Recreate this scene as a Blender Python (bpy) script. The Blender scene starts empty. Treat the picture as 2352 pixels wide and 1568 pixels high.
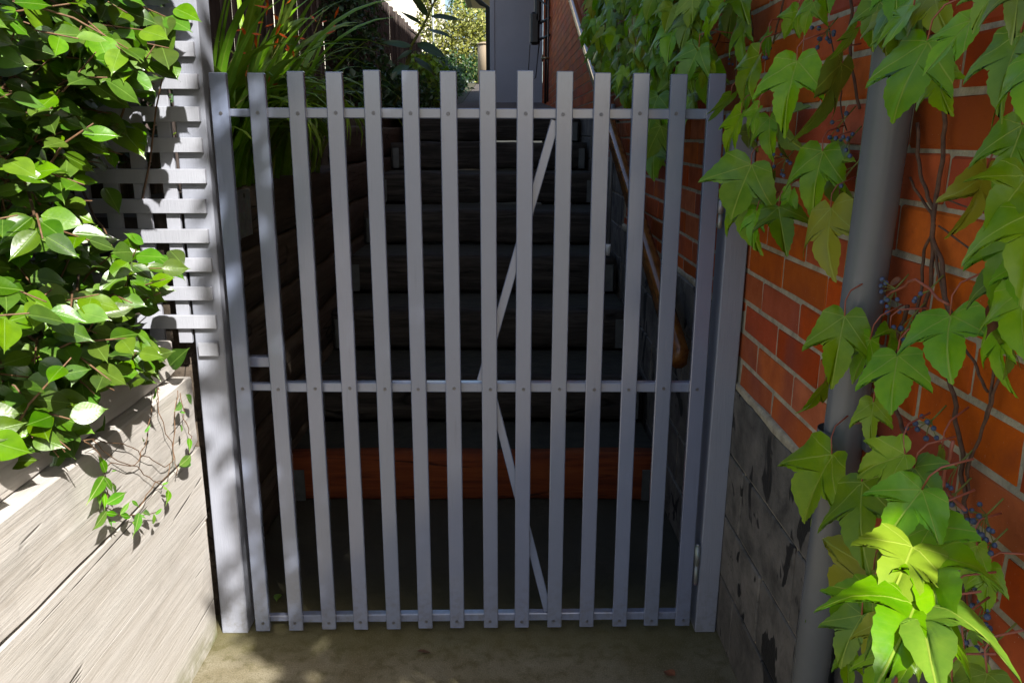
import bpy, math, random
from mathutils import Vector, Matrix, noise
import numpy as np

random.seed(7)
R = math.radians
sc = bpy.context.scene
col = sc.collection

# ---------------------------------------------------------------- camera
CAM = Vector((0, 0, 1.47)); PITCH = R(14.6); YAW = R(0.45); ROLL = R(0.15); FPX = 1840.0   # focal length in pixels of a 2352 px wide frame
cam = bpy.data.cameras.new('camera'); camo = bpy.data.objects.new('camera', cam); col.objects.link(camo)
cam.sensor_fit = 'HORIZONTAL'; cam.sensor_width = 23.5; cam.lens = 23.5 * FPX / 2352
cam.clip_start = 0.02; cam.clip_end = 3000
fw = Vector((math.sin(YAW) * math.cos(PITCH), math.cos(YAW) * math.cos(PITCH), -math.sin(PITCH)))
rt = Vector((math.cos(YAW), -math.sin(YAW), 0)); up = rt.cross(fw)
rt2 = math.cos(ROLL) * rt + math.sin(ROLL) * up; up2 = -math.sin(ROLL) * rt + math.cos(ROLL) * up
camo.matrix_world = Matrix((( rt2.x, up2.x, -fw.x, CAM.x), (rt2.y, up2.y, -fw.y, CAM.y), (rt2.z, up2.z, -fw.z, CAM.z), (0, 0, 0, 1)))
sc.camera = camo

# ---------------------------------------------------------------- light
SUN = Vector((1.0, -1.7, 1.7)).normalized()          # towards the sun: high, behind the camera and to the right
world = bpy.data.worlds.new('World'); sc.world = world; world.use_nodes = True
wn = world.node_tree; bg = wn.nodes['Background']
sky = wn.nodes.new('ShaderNodeTexSky'); sky.sky_type = 'NISHITA'; sky.sun_disc = False
sky.sun_elevation = math.asin(SUN.z); sky.sun_rotation = math.atan2(SUN.x, SUN.y)
sky.air_density = 1.0; sky.dust_density = 2.2; sky.ozone_density = 1.0
wn.links.new(sky.outputs[0], bg.inputs[0]); bg.inputs[1].default_value = 0.076
sl = bpy.data.lights.new('sun', 'SUN'); sl.energy = 4.2; sl.angle = R(0.53); sl.color = (1.0, 0.955, 0.89)
so = bpy.data.objects.new('sun', sl); col.objects.link(so); so.rotation_euler = (-SUN).to_track_quat('-Z', 'Y').to_euler(); so.location = (5, -9, 9)
sc.view_settings.view_transform = 'Standard'; sc.view_settings.look = 'None'; sc.view_settings.gamma = 1.0
sc.view_settings.use_curve_mapping = False; sc.view_settings.exposure = 1.5
sc.cycles.max_bounces = 5; sc.cycles.diffuse_bounces = 3; sc.cycles.glossy_bounces = 3; sc.cycles.transmission_bounces = 2
sc.cycles.sample_clamp_indirect = 6

# ---------------------------------------------------------------- helpers
def ray(x, y): return fw + rt2 * ((x - 1176) / FPX) - up2 * ((y - 784) / FPX)
def atX(x, y, X): d = ray(x, y); return CAM + d * ((X - CAM.x) / d.x)
def atY(x, y, Y): d = ray(x, y); return CAM + d * ((Y - CAM.y) / d.y)
def proj(p):
    d = p - CAM; z = d.dot(fw)
    if z < 0.05: return None
    return (1176 + FPX * d.dot(rt2) / z, 784 - FPX * d.dot(up2) / z, z)
def inpoly(x, y, P):
    c = False; n = len(P)
    for i in range(n):
        x1, y1 = P[i]; x2, y2 = P[i - 1]
        if (y1 > y) != (y2 > y) and x < (x2 - x1) * (y - y1) / (y2 - y1) + x1: c = not c
    return c
U = random.uniform
def rv(): return Vector((random.gauss(0, 1), random.gauss(0, 1), random.gauss(0, 1))).normalized()

WL = {}
def link(o, parent=None):
    col.objects.link(o)
    if parent is not None:
        o.parent = parent
        o.matrix_parent_inverse = Matrix.Translation(-WL.get(parent.name, Vector((0, 0, 0))))
    return o
def mesh(name, v, f, mats, smooth=False, uv=None, mi=None):
    me = bpy.data.meshes.new(name); me.from_pydata([tuple(a) for a in v], [], f)
    for m in (mats if isinstance(mats, (list, tuple)) else [mats]): me.materials.append(m)
    if smooth: me.polygons.foreach_set('use_smooth', [True] * len(me.polygons))
    if mi is not None: me.polygons.foreach_set('material_index', mi)
    if uv is not None:
        l = me.uv_layers.new(name='UVMap')
        idx = np.empty(len(me.loops), dtype=np.int32); me.loops.foreach_get('vertex_index', idx)
        l.data.foreach_set('uv', np.asarray(uv, dtype=np.float32)[idx].ravel())
    me.update(); return me
def tag(o, label=None, cat=None, group=None, kind=None):
    if label: o['label'] = label
    if cat: o['category'] = cat
    if group: o['group'] = group
    if kind: o['kind'] = kind
    return o
def thing(name, label, cat, loc, group=None):
    o = bpy.data.objects.new(name, None); o.empty_display_size = 0.1; col.objects.link(o); o.location = loc
    WL[o.name] = Vector(loc); return tag(o, label, cat, group)
def inst(name, me, parent, loc=None, mat4=None):
    o = bpy.data.objects.new(name, me); link(o, parent)
    if mat4 is not None: o.matrix_basis = mat4; WL[o.name] = mat4.to_translation()
    elif loc is not None: o.location = loc; WL[o.name] = Vector(loc)
    return o

class MB:
    def __init__(s): s.v = []; s.f = []
    def add(s, v, f):
        o = len(s.v); s.v += [Vector(a) for a in v]; s.f += [[i + o for i in q] for q in f]; return s
    def box(s, a, b, ch=0.0):
        x0, y0, z0 = [min(p, q) for p, q in zip(a, b)]; x1, y1, z1 = [max(p, q) for p, q in zip(a, b)]
        if ch <= 0:
            return s.add([(x0, y0, z0), (x1, y0, z0), (x1, y1, z0), (x0, y1, z0), (x0, y0, z1), (x1, y0, z1), (x1, y1, z1), (x0, y1, z1)],
                         [(0, 3, 2, 1), (4, 5, 6, 7), (0, 1, 5, 4), (1, 2, 6, 5), (2, 3, 7, 6), (3, 0, 4, 7)])
        v = []; f = []
        for X, sx in ((x0, 1), (x1, -1)):
            for Y, sy in ((y0, 1), (y1, -1)):
                for Z, sz in ((z0, 1), (z1, -1)):
                    v += [(X, Y + sy * ch, Z + sz * ch), (X + sx * ch, Y, Z + sz * ch), (X + sx * ch, Y + sy * ch, Z)]
        c = lambda i, j, k, a: (i * 4 + j * 2 + k) * 3 + a
        f = [[c(0, 0, 0, 0), c(0, 0, 1, 0), c(0, 1, 1, 0), c(0, 1, 0, 0)], [c(1, 0, 0, 0), c(1, 1, 0, 0), c(1, 1, 1, 0), c(1, 0, 1, 0)],
             [c(0, 0, 0, 1), c(1, 0, 0, 1), c(1, 0, 1, 1), c(0, 0, 1, 1)], [c(0, 1, 0, 1), c(0, 1, 1, 1), c(1, 1, 1, 1), c(1, 1, 0, 1)],
             [c(0, 0, 0, 2), c(0, 1, 0, 2), c(1, 1, 0, 2), c(1, 0, 0, 2)], [c(0, 0, 1, 2), c(1, 0, 1, 2), c(1, 1, 1, 2), c(0, 1, 1, 2)]]
        for k in (0, 1):
            for j in (0, 1): f.append([c(0, j, k, 1), c(1, j, k, 1), c(1, j, k, 2), c(0, j, k, 2)][::1 if (j + k) % 2 else -1])
            for i in (0, 1): f.append([c(i, 0, k, 0), c(i, 1, k, 0), c(i, 1, k, 2), c(i, 0, k, 2)][::-1 if (i + k) % 2 else 1])
        for i in (0, 1):
            for j in (0, 1): f.append([c(i, j, 0, 0), c(i, j, 1, 0), c(i, j, 1, 1), c(i, j, 0, 1)][::1 if (i + j) % 2 else -1])
        for i in (0, 1):
            for j in (0, 1):
                for k in (0, 1): f.append([c(i, j, k, 0), c(i, j, k, 1), c(i, j, k, 2)][::1 if (i + j + k) % 2 == 0 else -1])
        return s.add(v, f)
    def tube(s, path, rad, n=6, cap=True):
        path = [Vector(p) for p in path]; m = len(path)
        rads = rad if isinstance(rad, (list, tuple)) else [rad] * m
        v = []; f = []; u0 = None
        for i, p in enumerate(path):
            t = (path[min(i + 1, m - 1)] - path[max(i - 1, 0)]).normalized()
            if u0 is None: u0 = t.orthogonal().normalized()
            u = (u0 - t * u0.dot(t)).normalized(); w = t.cross(u); u0 = u
            v += [p + (u * math.cos(a) + w * math.sin(a)) * rads[i] for a in [2 * math.pi * k / n for k in range(n)]]
        for i in range(m - 1):
            for k in range(n): f.append([i * n + k, i * n + (k + 1) % n, (i + 1) * n + (k + 1) % n, (i + 1) * n + k])
        if cap: f.append(list(range(n))[::-1]); f.append([(m - 1) * n + k for k in range(n)])
        return s.add(v, f)
    def ball(s, c, r, n=6):
        c = Vector(c); v = [c + Vector((0, 0, r))]; f = []
        rings = 3
        for i in range(1, rings + 1):
            th = math.pi * i / (rings + 1)
            v += [c + Vector((math.sin(th) * math.cos(2 * math.pi * k / n), math.sin(th) * math.sin(2 * math.pi * k / n), math.cos(th))) * r for k in range(n)]
        v.append(c - Vector((0, 0, r)))
        for k in range(n): f.append([0, 1 + k, 1 + (k + 1) % n])
        for i in range(rings - 1):
            for k in range(n): a = 1 + i * n; f.append([a + k, a + n + k, a + n + (k + 1) % n, a + (k + 1) % n])
        a = 1 + (rings - 1) * n
        for k in range(n): f.append([a + k, len(v) - 1, a + (k + 1) % n])
        return s.add(v, f)
    def beam(s, a, b, w, h, side, ch=0.008, seg=0.07, wob=0.004, seed=0, endround=0.0):
        """squared timber from a to b: w along 'side', h along the third axis; edges eased and faces uneven"""
        a = Vector(a); b = Vector(b); L = (b - a).length; t = (b - a) / L; sd = Vector(side).normalized(); hv = t.cross(sd)
        prof = [(-w / 2 + ch, -h / 2), (0, -h / 2), (w / 2 - ch, -h / 2), (w / 2, -h / 2 + ch), (w / 2, -h / 6), (w / 2, h / 6), (w / 2, h / 2 - ch), (w / 2 - ch, h / 2),
                (0, h / 2), (-w / 2 + ch, h / 2), (-w / 2, h / 2 - ch), (-w / 2, h / 6), (-w / 2, -h / 6), (-w / 2, -h / 2 + ch)]
        m = max(2, int(L / seg)); n = len(prof); v = []; f = []
        for i in range(m + 1):
            k = i / m; e = 1.0
            if endround: e = 1 - endround * (max(0, abs(k - .5) * 2 * L - L + .06) / .06) ** 2
            for (x, y) in prof:
                p = a + t * L * k
                d = noise.noise(Vector((p.x * 4 + x * 6 + seed * 7.1, p.y * 4 + y * 9, p.z * 4 + seed))) * wob + noise.noise(Vector((p.x * 14 + seed, p.y * 14 + x * 30, p.z * 14 + y * 30))) * wob * .4
                q = Vector((x, y)); sc_ = 1 + d / max(q.length, .02)
                v.append(p + sd * x * sc_ * e + hv * y * sc_ * e)
        for i in range(m):
            for k in range(n): f.append([i * n + k, i * n + (k + 1) % n, (i + 1) * n + (k + 1) % n, (i + 1) * n + k])
        f.append(list(range(n))[::-1]); f.append([m * n + k for k in range(n)])
        return s.add(v, f)
    def build(s, name, mat, parent=None, smooth=False):
        return inst(name, mesh(name, s.v, s.f, mat, smooth), parent)

# ---------------------------------------------------------------- materials
class NT:
    def __init__(s, name):
        s.m = bpy.data.materials.new(name); s.m.use_nodes = True; s.t = s.m.node_tree
        s.p = s.t.nodes['Principled BSDF']; s.out = s.t.nodes['Material Output']; s._pos = None
    def n(s, typ, props=None, **inp):
        nd = s.t.nodes.new('ShaderNode' + typ)
        for k, v in (props or {}).items(): setattr(nd, k, v)
        for k, v in inp.items():
            key = int(k[1:]) if k[0] == '_' and k[1:].isdigit() else k.replace('_', ' ')
            s.set(nd.inputs[key], v)
        return nd
    def set(s, sock, v):
        if isinstance(v, bpy.types.NodeSocket): s.t.links.new(v, sock)
        elif isinstance(v, bpy.types.Node): s.t.links.new(v.outputs[0], sock)
        else: sock.default_value = v if not (isinstance(v, tuple) and len(v) == 3 and sock.type == 'RGBA') else (*v, 1)
    def pos(s):
        if s._pos is None: s._pos = s.n('NewGeometry').outputs['Position']
        return s._pos
    def scaled(s, x, y, z): return s.n('VectorMath', {'operation': 'MULTIPLY'}, _0=s.pos(), _1=(x, y, z)).outputs[0]
    def noise(s, vec, scale=5, detail=4, rough=.55, dist=0.0): return s.n('TexNoise', None, Vector=vec, Scale=scale, Detail=detail, Roughness=rough, Distortion=dist).outputs['Fac']
    def ramp(s, fac, stops):
        nd = s.n('ValToRGB', None, Fac=fac); cr = nd.color_ramp
        while len(cr.elements) < len(stops): cr.elements.new(.5)
        for e, (p, c) in zip(cr.elements, stops): e.position = p; e.color = (*c, 1) if len(c) == 3 else c
        return nd.outputs[0]
    def mix(s, fac, a, b, mode='MIX'):
        nd = s.n('Mix', {'data_type': 'RGBA', 'blend_type': mode}); s.set(nd.inputs[0], fac); s.set(nd.inputs[6], a); s.set(nd.inputs[7], b); return nd.outputs[2]
    def math(s, op, a, b=0.0, clamp=False):
        nd = s.n('Math', {'operation': op, 'use_clamp': clamp}); s.set(nd.inputs[0], a); s.set(nd.inputs[1], b); return nd.outputs[0]
    def mapr(s, v, a, b, c=0.0, d=1.0): 
        nd = s.n('MapRange', {'clamp': True}); 
        for i, q in enumerate((v, a, b, c, d)): s.set(nd.inputs[i], q)
        return nd.outputs[0]
    def bump(s, h, st=.3, dist=.01, prev=None):
        nd = s.n('Bump', None, Strength=st, Distance=dist, Height=h)
        if prev is not None: s.set(nd.inputs['Normal'], prev)
        return nd.outputs[0]
    def fin(s, color=None, rough=None, normal=None, metal=None, spec=None):
        if color is not None: s.set(s.p.inputs['Base Color'], color)
        if rough is not None: s.set(s.p.inputs['Roughness'], rough)
        if normal is not None: s.set(s.p.inputs['Normal'], normal)
        if metal is not None: s.set(s.p.inputs['Metallic'], metal)
        if spec is not None: s.set(s.p.inputs['Specular IOR Level'], spec)
        return s.m
    def rnd(s):
        a = s.n('ObjectInfo').outputs['Random']; b = s.n('NewGeometry').outputs['Random Per Island']
        return s.math('FRACT', s.math('ADD', a, b))

def hsv(t, colr, r, dh=.02, ds=.15, dv=.3):
    nd = t.n('HueSaturation', None, Color=colr)
    t.set(nd.inputs['Hue'], t.mapr(r, 0, 1, .5 - dh, .5 + dh)); t.set(nd.inputs['Value'], t.mapr(t.math('FRACT', t.math('MULTIPLY', r, 7.31)), 0, 1, 1 - dv, 1 + dv))
    t.set(nd.inputs['Saturation'], t.mapr(t.math('FRACT', t.math('MULTIPLY', r, 3.77)), 0, 1, 1 - ds, 1 + ds)); return nd.outputs[0]

def m_paint(name, base, rough, grain=True, gs=1.0):
    t = NT(name)
    g = t.noise(t.scaled(260, 260, 16), 1, 5, .65); g2 = t.noise(t.scaled(38, 38, 3), 1, 3, .6); d = t.noise(t.pos(), 9, 4, .6)
    c = t.mix(t.mapr(d, .3, .8), base, tuple(x * .95 for x in base)); c = t.mix(t.mapr(g2, .55, .8, 0, .2), c, tuple(x * .85 for x in base))
    r_ = t.rnd(); c = hsv(t, c, r_, .004, .05, .07)
    zz = t.n('SeparateXYZ', None, Vector=t.pos()).outputs['Z']; dirt = t.math('MULTIPLY', t.mapr(zz, .0, .22, 1, 0), t.mapr(t.noise(t.pos(), 45, 4, .7), .45, .7)); c = t.mix(t.math('MULTIPLY', dirt, .5), c, (.10, .085, .05))
    drip = t.noise(t.scaled(90, 90, 5), 1, 3, .6); c = t.mix(t.mapr(drip, .62, .75, 0, .22), c, tuple(x * .55 for x in base))
    sp = t.noise(t.pos(), 160, 2, .5); c = t.mix(t.mapr(sp, .76, .8, 0, .5), c, tuple(x * .5 for x in base))
    h = t.math('ADD', g, t.math('MULTIPLY', g2, .8)) if grain else t.noise(t.pos(), 220, 3, .6)
    rg = rough
    t.set(t.p.inputs['Coat Weight'], 1.0 if gs <= 1 else .0); t.set(t.p.inputs['Coat Roughness'], .16); t.set(t.p.inputs['Coat IOR'], 1.7)
    return t.fin(c, rg, t.bump(h, .35 * gs if grain else .12, .0016))
PAINT = (.165, .192, .272)
M = {}
M['picket'] = m_paint('gate_paint_timber', PAINT, .27)
M['tube'] = m_paint('gate_paint_metal', (.178, .206, .288), .24, False)
M['post'] = m_paint('post_paint_lit', (.245, .26, .31), .42, True, 1.6)  # lighter copy of the gate paint, sunlight put into the colour
M['lattice'] = m_paint('lattice_paint_lit', (.30, .312, .355), .6, True, 1.8)  # same paint again, lightened further to stand for full sun

def m_sleeper(name, ax, light, mid, dark, bumpst=.7, moss=0.0):
    t = NT(name)
    st = {'y': (34, 2.2, 34), 'x': (2.2, 34, 34)}[ax]; st2 = {'y': (9, .9, 9), 'x': (.9, 9, 9)}[ax]; st3 = {'y': (150, 7, 150), 'x': (7, 150, 150)}[ax]
    g = t.noise(t.scaled(*st), 1, 6, .65, .6); b = t.noise(t.scaled(*st2), 1, 4, .6, .8); fine = t.noise(t.scaled(*st3), 1, 4, .7)
    blot = t.noise(t.pos(), 5.5, 4, .6, .4)
    c = t.ramp(g, [(.28, dark), (.46, mid), (.62, light)])
    c = t.mix(t.mapr(b, .42, .7, 0, .6), c, mid); c = t.mix(t.mapr(blot, .5, .78, 0, .55), c, tuple(x * .62 for x in mid))
    c = t.mix(t.mapr(fine, .6, .8, 0, .35), c, dark)
    crv = t.n('VectorMath', {'operation': 'ADD'}, _0=t.scaled(*[q * .22 for q in st]), _1=t.n('VectorMath', {'operation': 'SCALE'}, _0=t.n('TexNoise', None, Vector=t.scaled(*[q * .12 for q in st]), Scale=1.0).outputs['Color'], Scale=1.6).outputs[0]).outputs[0]
    vor = t.n('TexVoronoi', {'feature': 'DISTANCE_TO_EDGE'}, Vector=crv, Scale=1.0).outputs['Distance']
    gate = t.mapr(t.noise(t.pos(), 4.2, 2, .5), .50, .58)
    crack = t.math('MULTIPLY', t.mapr(vor, .0, .018, 1, 0), gate)
    c = t.mix(crack, c, tuple(x * .12 for x in mid))
    if moss:
        z = t.n('SeparateXYZ', None, Vector=t.pos()).outputs['Z']
        mm = t.math('MULTIPLY', t.mapr(z, .0, .11, 1, 0), t.mapr(t.noise(t.pos(), 12, 4, .6), .35, .6))
        c = t.mix(t.math('MULTIPLY', mm, moss), c, (.12, .13, .025))
    h = t.math('SUBTRACT', t.math('ADD', g, t.math('MULTIPLY', fine, .5)), t.math('MULTIPLY', crack, 1.6))
    return t.fin(c, .85, t.bump(h, bumpst, .006), spec=.25)
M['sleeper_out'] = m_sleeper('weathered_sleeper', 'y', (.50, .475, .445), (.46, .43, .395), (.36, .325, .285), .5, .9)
M['sleeper_in'] = m_sleeper('damp_shaded_sleeper', 'y', (.11, .088, .066), (.072, .056, .042), (.03, .023, .018))  # sleeper timber darkened: damp and the passage's shade both in its colour
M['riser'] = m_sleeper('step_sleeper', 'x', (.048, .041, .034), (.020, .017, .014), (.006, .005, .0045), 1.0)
M['riser_red'] = m_sleeper('new_red_sleeper', 'x', (.17, .042, .009), (.13, .028, .006), (.045, .009, .004), .35)

def m_ground():
    t = NT('mossy_concrete'); n1 = t.noise(t.pos(), 3.2, 5, .6, .3); n2 = t.noise(t.pos(), 26, 4, .6); n3 = t.noise(t.pos(), 240, 2, .6)
    c = t.ramp(n1, [(.36, (.135, .112, .058)), (.52, (.185, .16, .10)), (.68, (.25, .225, .16))])
    c = t.mix(t.mapr(n2, .48, .68, 0, .7), c, (.09, .077, .030)); c = t.mix(t.mapr(n3, .5, .72, 0, .7), c, (.09, .08, .05)); c = t.mix(t.mapr(n3, .3, .42, .55, 0), c, (.28, .25, .17))
    xyz = t.n('SeparateXYZ', None, Vector=t.pos()); yy = xyz.outputs['Y']
    inside = t.mapr(t.math('ADD', yy, t.math('MULTIPLY', n1, .5)), 2.36, 2.60)       # shade behind the gate, darkened into the concrete colour
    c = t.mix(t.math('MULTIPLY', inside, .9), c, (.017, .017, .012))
    ed = t.math('MULTIPLY', t.mapr(t.math('ADD', yy, t.math('MULTIPLY', n2, .1)), 2.03, 2.13), t.mapr(yy, 2.2, 2.5, 1, 0)); c = t.mix(t.math('MULTIPLY', ed, .55), c, (.08, .075, .02))
    gr_ = t.noise(t.pos(), 520, 2, .6); c = t.mix(t.mapr(gr_, .62, .7, 0, .75), c, (.03, .027, .018)); c = t.mix(t.mapr(gr_, .30, .36, .6, 0), c, (.40, .37, .29))
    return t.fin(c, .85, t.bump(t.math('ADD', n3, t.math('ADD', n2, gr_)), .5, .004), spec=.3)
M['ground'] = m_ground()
def m_soft(name, a, b, scale=12, rough=.9, bump=.5):
    t = NT(name); n = t.noise(t.pos(), scale, 5, .65); return t.fin(t.mix(t.mapr(n, .35, .65), a, b), rough, t.bump(n, bump, .02))
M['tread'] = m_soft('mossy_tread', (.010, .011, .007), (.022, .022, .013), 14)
M['soil'] = m_soft('soil', (.03, .022, .015), (.06, .045, .03), 25)
M['deck'] = m_soft('weathered_decking', (.05, .042, .038), (.075, .063, .057), 20)
M['lawn'] = m_soft('garden_ground', (.035, .035, .018), (.06, .055, .03), 4)

def m_brick():
    t = NT('red_brick'); r = t.rnd(); n1 = t.noise(t.pos(), 14, 4, .6); n2 = t.noise(t.pos(), 90, 4, .65); n3 = t.noise(t.pos(), 300, 2, .5)
    c = t.ramp(r, [(0, (.36, .064, .011)), (.3, (.46, .084, .012)), (.65, (.51, .104, .013)), (.85, (.44, .076, .012)), (1, (.36, .064, .016))])
    c = hsv(t, c, r, .008, .08, .2)
    c = t.mix(t.mapr(n1, .4, .72, 0, .6), c, (.25, .048, .013)); c = t.mix(t.mapr(n2, .6, .75, 0, .35), c, (.18, .04, .014))
    bl = t.noise(t.scaled(3, 3, 2.2), 1, 3, .5, .5); c = t.mix(t.mapr(bl, .56, .72, 0, .55), c, (.22, .062, .05))
    c = t.mix(t.mapr(n3, .735, .76, 0, .8), c, (.55, .40, .30))
    return t.fin(c, t.mapr(n1, .3, .7, 0.7, .85), t.bump(t.math('ADD', n2, t.math('MULTIPLY', n3, .4)), .28, .003), spec=.2)
M['brick'] = m_brick()
M['mortar'] = (lambda t: t.fin(t.mix(t.mapr(t.noise(t.pos(), 30, 4, .7), .35, .7), (.50, .44, .31), (.27, .23, .16)), .9, t.bump(t.noise(t.pos(), 160, 4, .7), .8, .005)))(NT('mortar'))
def m_block():
    t = NT('stained_block'); n1 = t.noise(t.pos(), 9, 5, .65, .4); n2 = t.noise(t.pos(), 60, 4, .65); st = t.noise(t.scaled(18, 18, 3.0), 1, 4, .6); bk = t.noise(t.scaled(9, 9, 5), 1, 3, .5, .8)
    r = t.rnd()
    c = t.ramp(n1, [(.33, (.06, .055, .048)), (.5, (.135, .124, .108)), (.68, (.21, .19, .165))]); c = t.mix(t.mapr(st, .56, .74, 0, .5), c, (.15, .135, .115)); c = t.mix(t.mapr(n2, .58, .75, 0, .5), c, (.030, .028, .025))
    c = t.mix(t.mapr(bk, .60, .615), c, (.010, .0095, .009)); wx = t.noise(t.scaled(70, 70, 9), 1, 4, .7); c = t.mix(t.mapr(wx, .70, .76, 0, .6), c, (.30, .27, .22))
    c = t.mix(t.mapr(r, 0, 1, 0, .35), c, (.05, .047, .043))
    return t.fin(c, .75, t.bump(t.math('ADD', n2, n1), .5, .006), spec=.3)
M['block'] = m_block()
M['joint'] = m_soft('pale_joint', (.42, .36, .26), (.09, .08, .065), 9)

def m_leaf(name, c1, c2, vein, veins, rough=.33, trans=.28, tcol=None, spec=.5, yellow=None, dh=.02, dv=.28, edge=None):
    t = NT(name); r = t.rnd(); uv = t.n('UVMap').outputs[0]; n = t.noise(t.pos(), 30, 3, .6)
    c = t.mix(t.mapr(n, .3, .7), c1, c2); c = hsv(t, c, r, dh, .12, dv)
    if yellow: c = t.mix(t.mapr(t.math('FRACT', t.math('MULTIPLY', r, 13.7)), .90, 1.0, 0, .8), c, yellow)
    vf = None
    for (dx, dy, w) in veins:
        L = math.hypot(dx, dy); px, py = -dy / L, dx / L
        d = t.math('ABSOLUTE', t.n('VectorMath', {'operation': 'DOT_PRODUCT'}, _0=uv, _1=(px, py, 0)).outputs['Value'])
        al = t.n('VectorMath', {'operation': 'DOT_PRODUCT'}, _0=uv, _1=(dx / L, dy / L, 0)).outputs['Value']
        q = t.math('MULTIPLY', t.mapr(d, w * .35, w, 1, 0), t.mapr(al, -.01, .02)); vf = q if vf is None else t.math('MAXIMUM', vf, q)
    xyz = t.n('SeparateXYZ', None, Vector=uv); ax = t.math('ABSOLUTE', xyz.outputs['X'])
    lat = t.math('SINE', t.math('MULTIPLY', t.math('ADD', xyz.outputs['Y'], t.math('MULTIPLY', ax, .7)), 62))
    c = t.mix(t.math('MULTIPLY', vf, .55), c, vein); c = t.mix(t.mapr(lat, .9, 1, 0, .05), c, vein)
    h = t.math('SUBTRACT', t.math('MULTIPLY', lat, .012), t.math('MULTIPLY', vf, .5))
    nrm = t.bump(t.math('ADD', h, t.math('MULTIPLY', n, .9)), .30, .004)
    t.fin(c, rough, nrm, spec=spec)
    tr = t.n('BsdfTranslucent'); t.set(tr.inputs['Color'], t.mix(.5, c, tcol or tuple(min(1, x * 2.2) for x in c1))); t.set(tr.inputs['Normal'], nrm)
    mx = t.n('MixShader'); t.set(mx.inputs[0], trans); t.t.links.new(t.p.outputs[0], mx.inputs[1]); t.t.links.new(tr.outputs[0], mx.inputs[2]); t.t.links.new(mx.outputs[0], t.out.inputs['Surface'])
    return t.m
V3 = [(0, -1, .014), (.735, -.66, .012), (-.735, -.66, .012), (.35, .02, .008), (-.35, .02, .008)]
V1 = [(0, -1, .016)]
M['ivy'] = m_leaf('vine_leaf', (.115, .27, .004), (.20, .36, .006), (.42, .50, .08), V3, .36, .30, (.40, .48, .01), spec=.4, yellow=(.36, .32, .015), dv=.4)
M['hedge'] = m_leaf('glossy_hedge_leaf', (.042, .105, .004), (.078, .165, .006), (.15, .25, .045), V1, .31, .13, (.24, .42, .015), .7, dv=.5)
M['small'] = m_leaf('small_vine_leaf', (.075, .22, .012), (.10, .26, .02), (.45, .52, .2), V1, .4, .25, (.25, .45, .03))
M['strap'] = m_leaf('strap_leaf', (.11, .23, .012), (.17, .31, .018), (.24, .36, .05), V1, .42, .3, (.2, .3, .02), yellow=(.34, .34, .05))
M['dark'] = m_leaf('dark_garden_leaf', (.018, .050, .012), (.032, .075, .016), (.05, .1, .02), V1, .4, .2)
M['pale'] = m_leaf('pale_hedge_leaf', (.14, .165, .03), (.25, .25, .06), (.3, .3, .1), V1, .35, .25, (.3, .35, .05), dv=.5)
M['bright'] = m_leaf('bright_tree_leaf', (.05, .14, .012), (.09, .20, .02), (.2, .3, .05), V1, .35, .3)
M['shade'] = m_leaf('garden_tree_leaf', (.03, .08, .012), (.05, .11, .018), (.2, .3, .05), V1, .4, .12)
def m_plain(name, c, rough=.5, metal=0.0, var=.15, sc_=20, bump=.1):
    t = NT(name); n = t.noise(t.pos(), sc_, 4, .6); return t.fin(t.mix(t.mapr(n, .35, .7), c, tuple(x * (1 - var) for x in c)), rough, t.bump(n, bump, .003), metal)
M['pipe'] = m_plain('grey_pipe_paint', (.135, .14, .145), .27, 0, .12, 7, .06)
def m_galv():
    t = NT('galvanised_steel'); v = t.n('TexVoronoi', None, Vector=t.pos(), Scale=60.0).outputs['Color']; n = t.noise(t.pos(), 25, 4, .6)
    return t.fin(t.mix(t.mapr(n, .3, .7), t.mix(.12, (.30, .33, .34), v), (.20, .22, .22)), .5, t.bump(n, .1, .002), .55)
M['galv'] = m_galv()
M['galv_dull'] = m_plain('weathered_galvanised', (.085, .092, .09), .6, .4, .3, 30)
M['screw'] = m_plain('screw_steel', (.14, .14, .155), .4, .6)
M['twig'] = m_plain('twig_bark', (.16, .085, .04), .7, 0, .5, 60, .4)
M['stem'] = m_plain('woody_stem', (.13, .065, .035), .8, 0, .5, 80, .6)
M['petiole'] = m_plain('pink_petiole', (.36, .10, .055), .5, 0, .3, 30)
M['stalk'] = m_plain('green_stalk', (.17, .19, .03), .5, 0, .3, 30)
M['berry'] = m_plain('blue_berry', (.075, .11, .21), .5, 0, .5, 120)
M['orange'] = m_plain('orange_petal', (.55, .085, .006), .5, 0, .3, 40)
def m_varnish():
    t = NT('varnished_rail'); g = t.noise(t.scaled(40, 4, 40), 1, 5, .6, .5); return t.fin(t.ramp(g, [(.3, (.10, .035, .008)), (.6, (.22, .085, .02)), (.8, (.26, .12, .035))]), .16, t.bump(g, .15, .002))
M['varnish'] = m_varnish()
def m_paling():
    t = NT('dark_paling'); r = t.rnd(); g = t.noise(t.scaled(40, 40, 3), 1, 5, .65); c = t.ramp(g, [(.3, (.04, .031, .028)), (.7, (.115, .092, .085))]); return t.fin(hsv(t, c, r, .01, .1, .35), .9, t.bump(g, .5, .005), spec=.2)
M['paling'] = m_paling()
M['panel'] = m_plain('blue_grey_cladding', (.21, .225, .265), .5, 0, .08, 3)
M['cream'] = m_plain('cream_render', (.72, .68, .56), .8, 0, .06, 2)
M['soffit'] = m_plain('cream_soffit', (.62, .55, .33), .6, 0, .1, 5)
M['gutter'] = m_plain('dark_gutter', (.06, .06, .055), .4, .3)
M['roof'] = m_plain('terracotta_roof', (.24, .10, .06), .8, 0, .4, 8)
M['bin'] = m_plain('beige_plastic', (.34, .27, .185), .5, 0, .08, 5)
M['white'] = m_plain('white_paint', (.75, .75, .72), .5, 0, .05)
M['black'] = m_plain('black_pipe', (.022, .021, .02), .45, .2)
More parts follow.
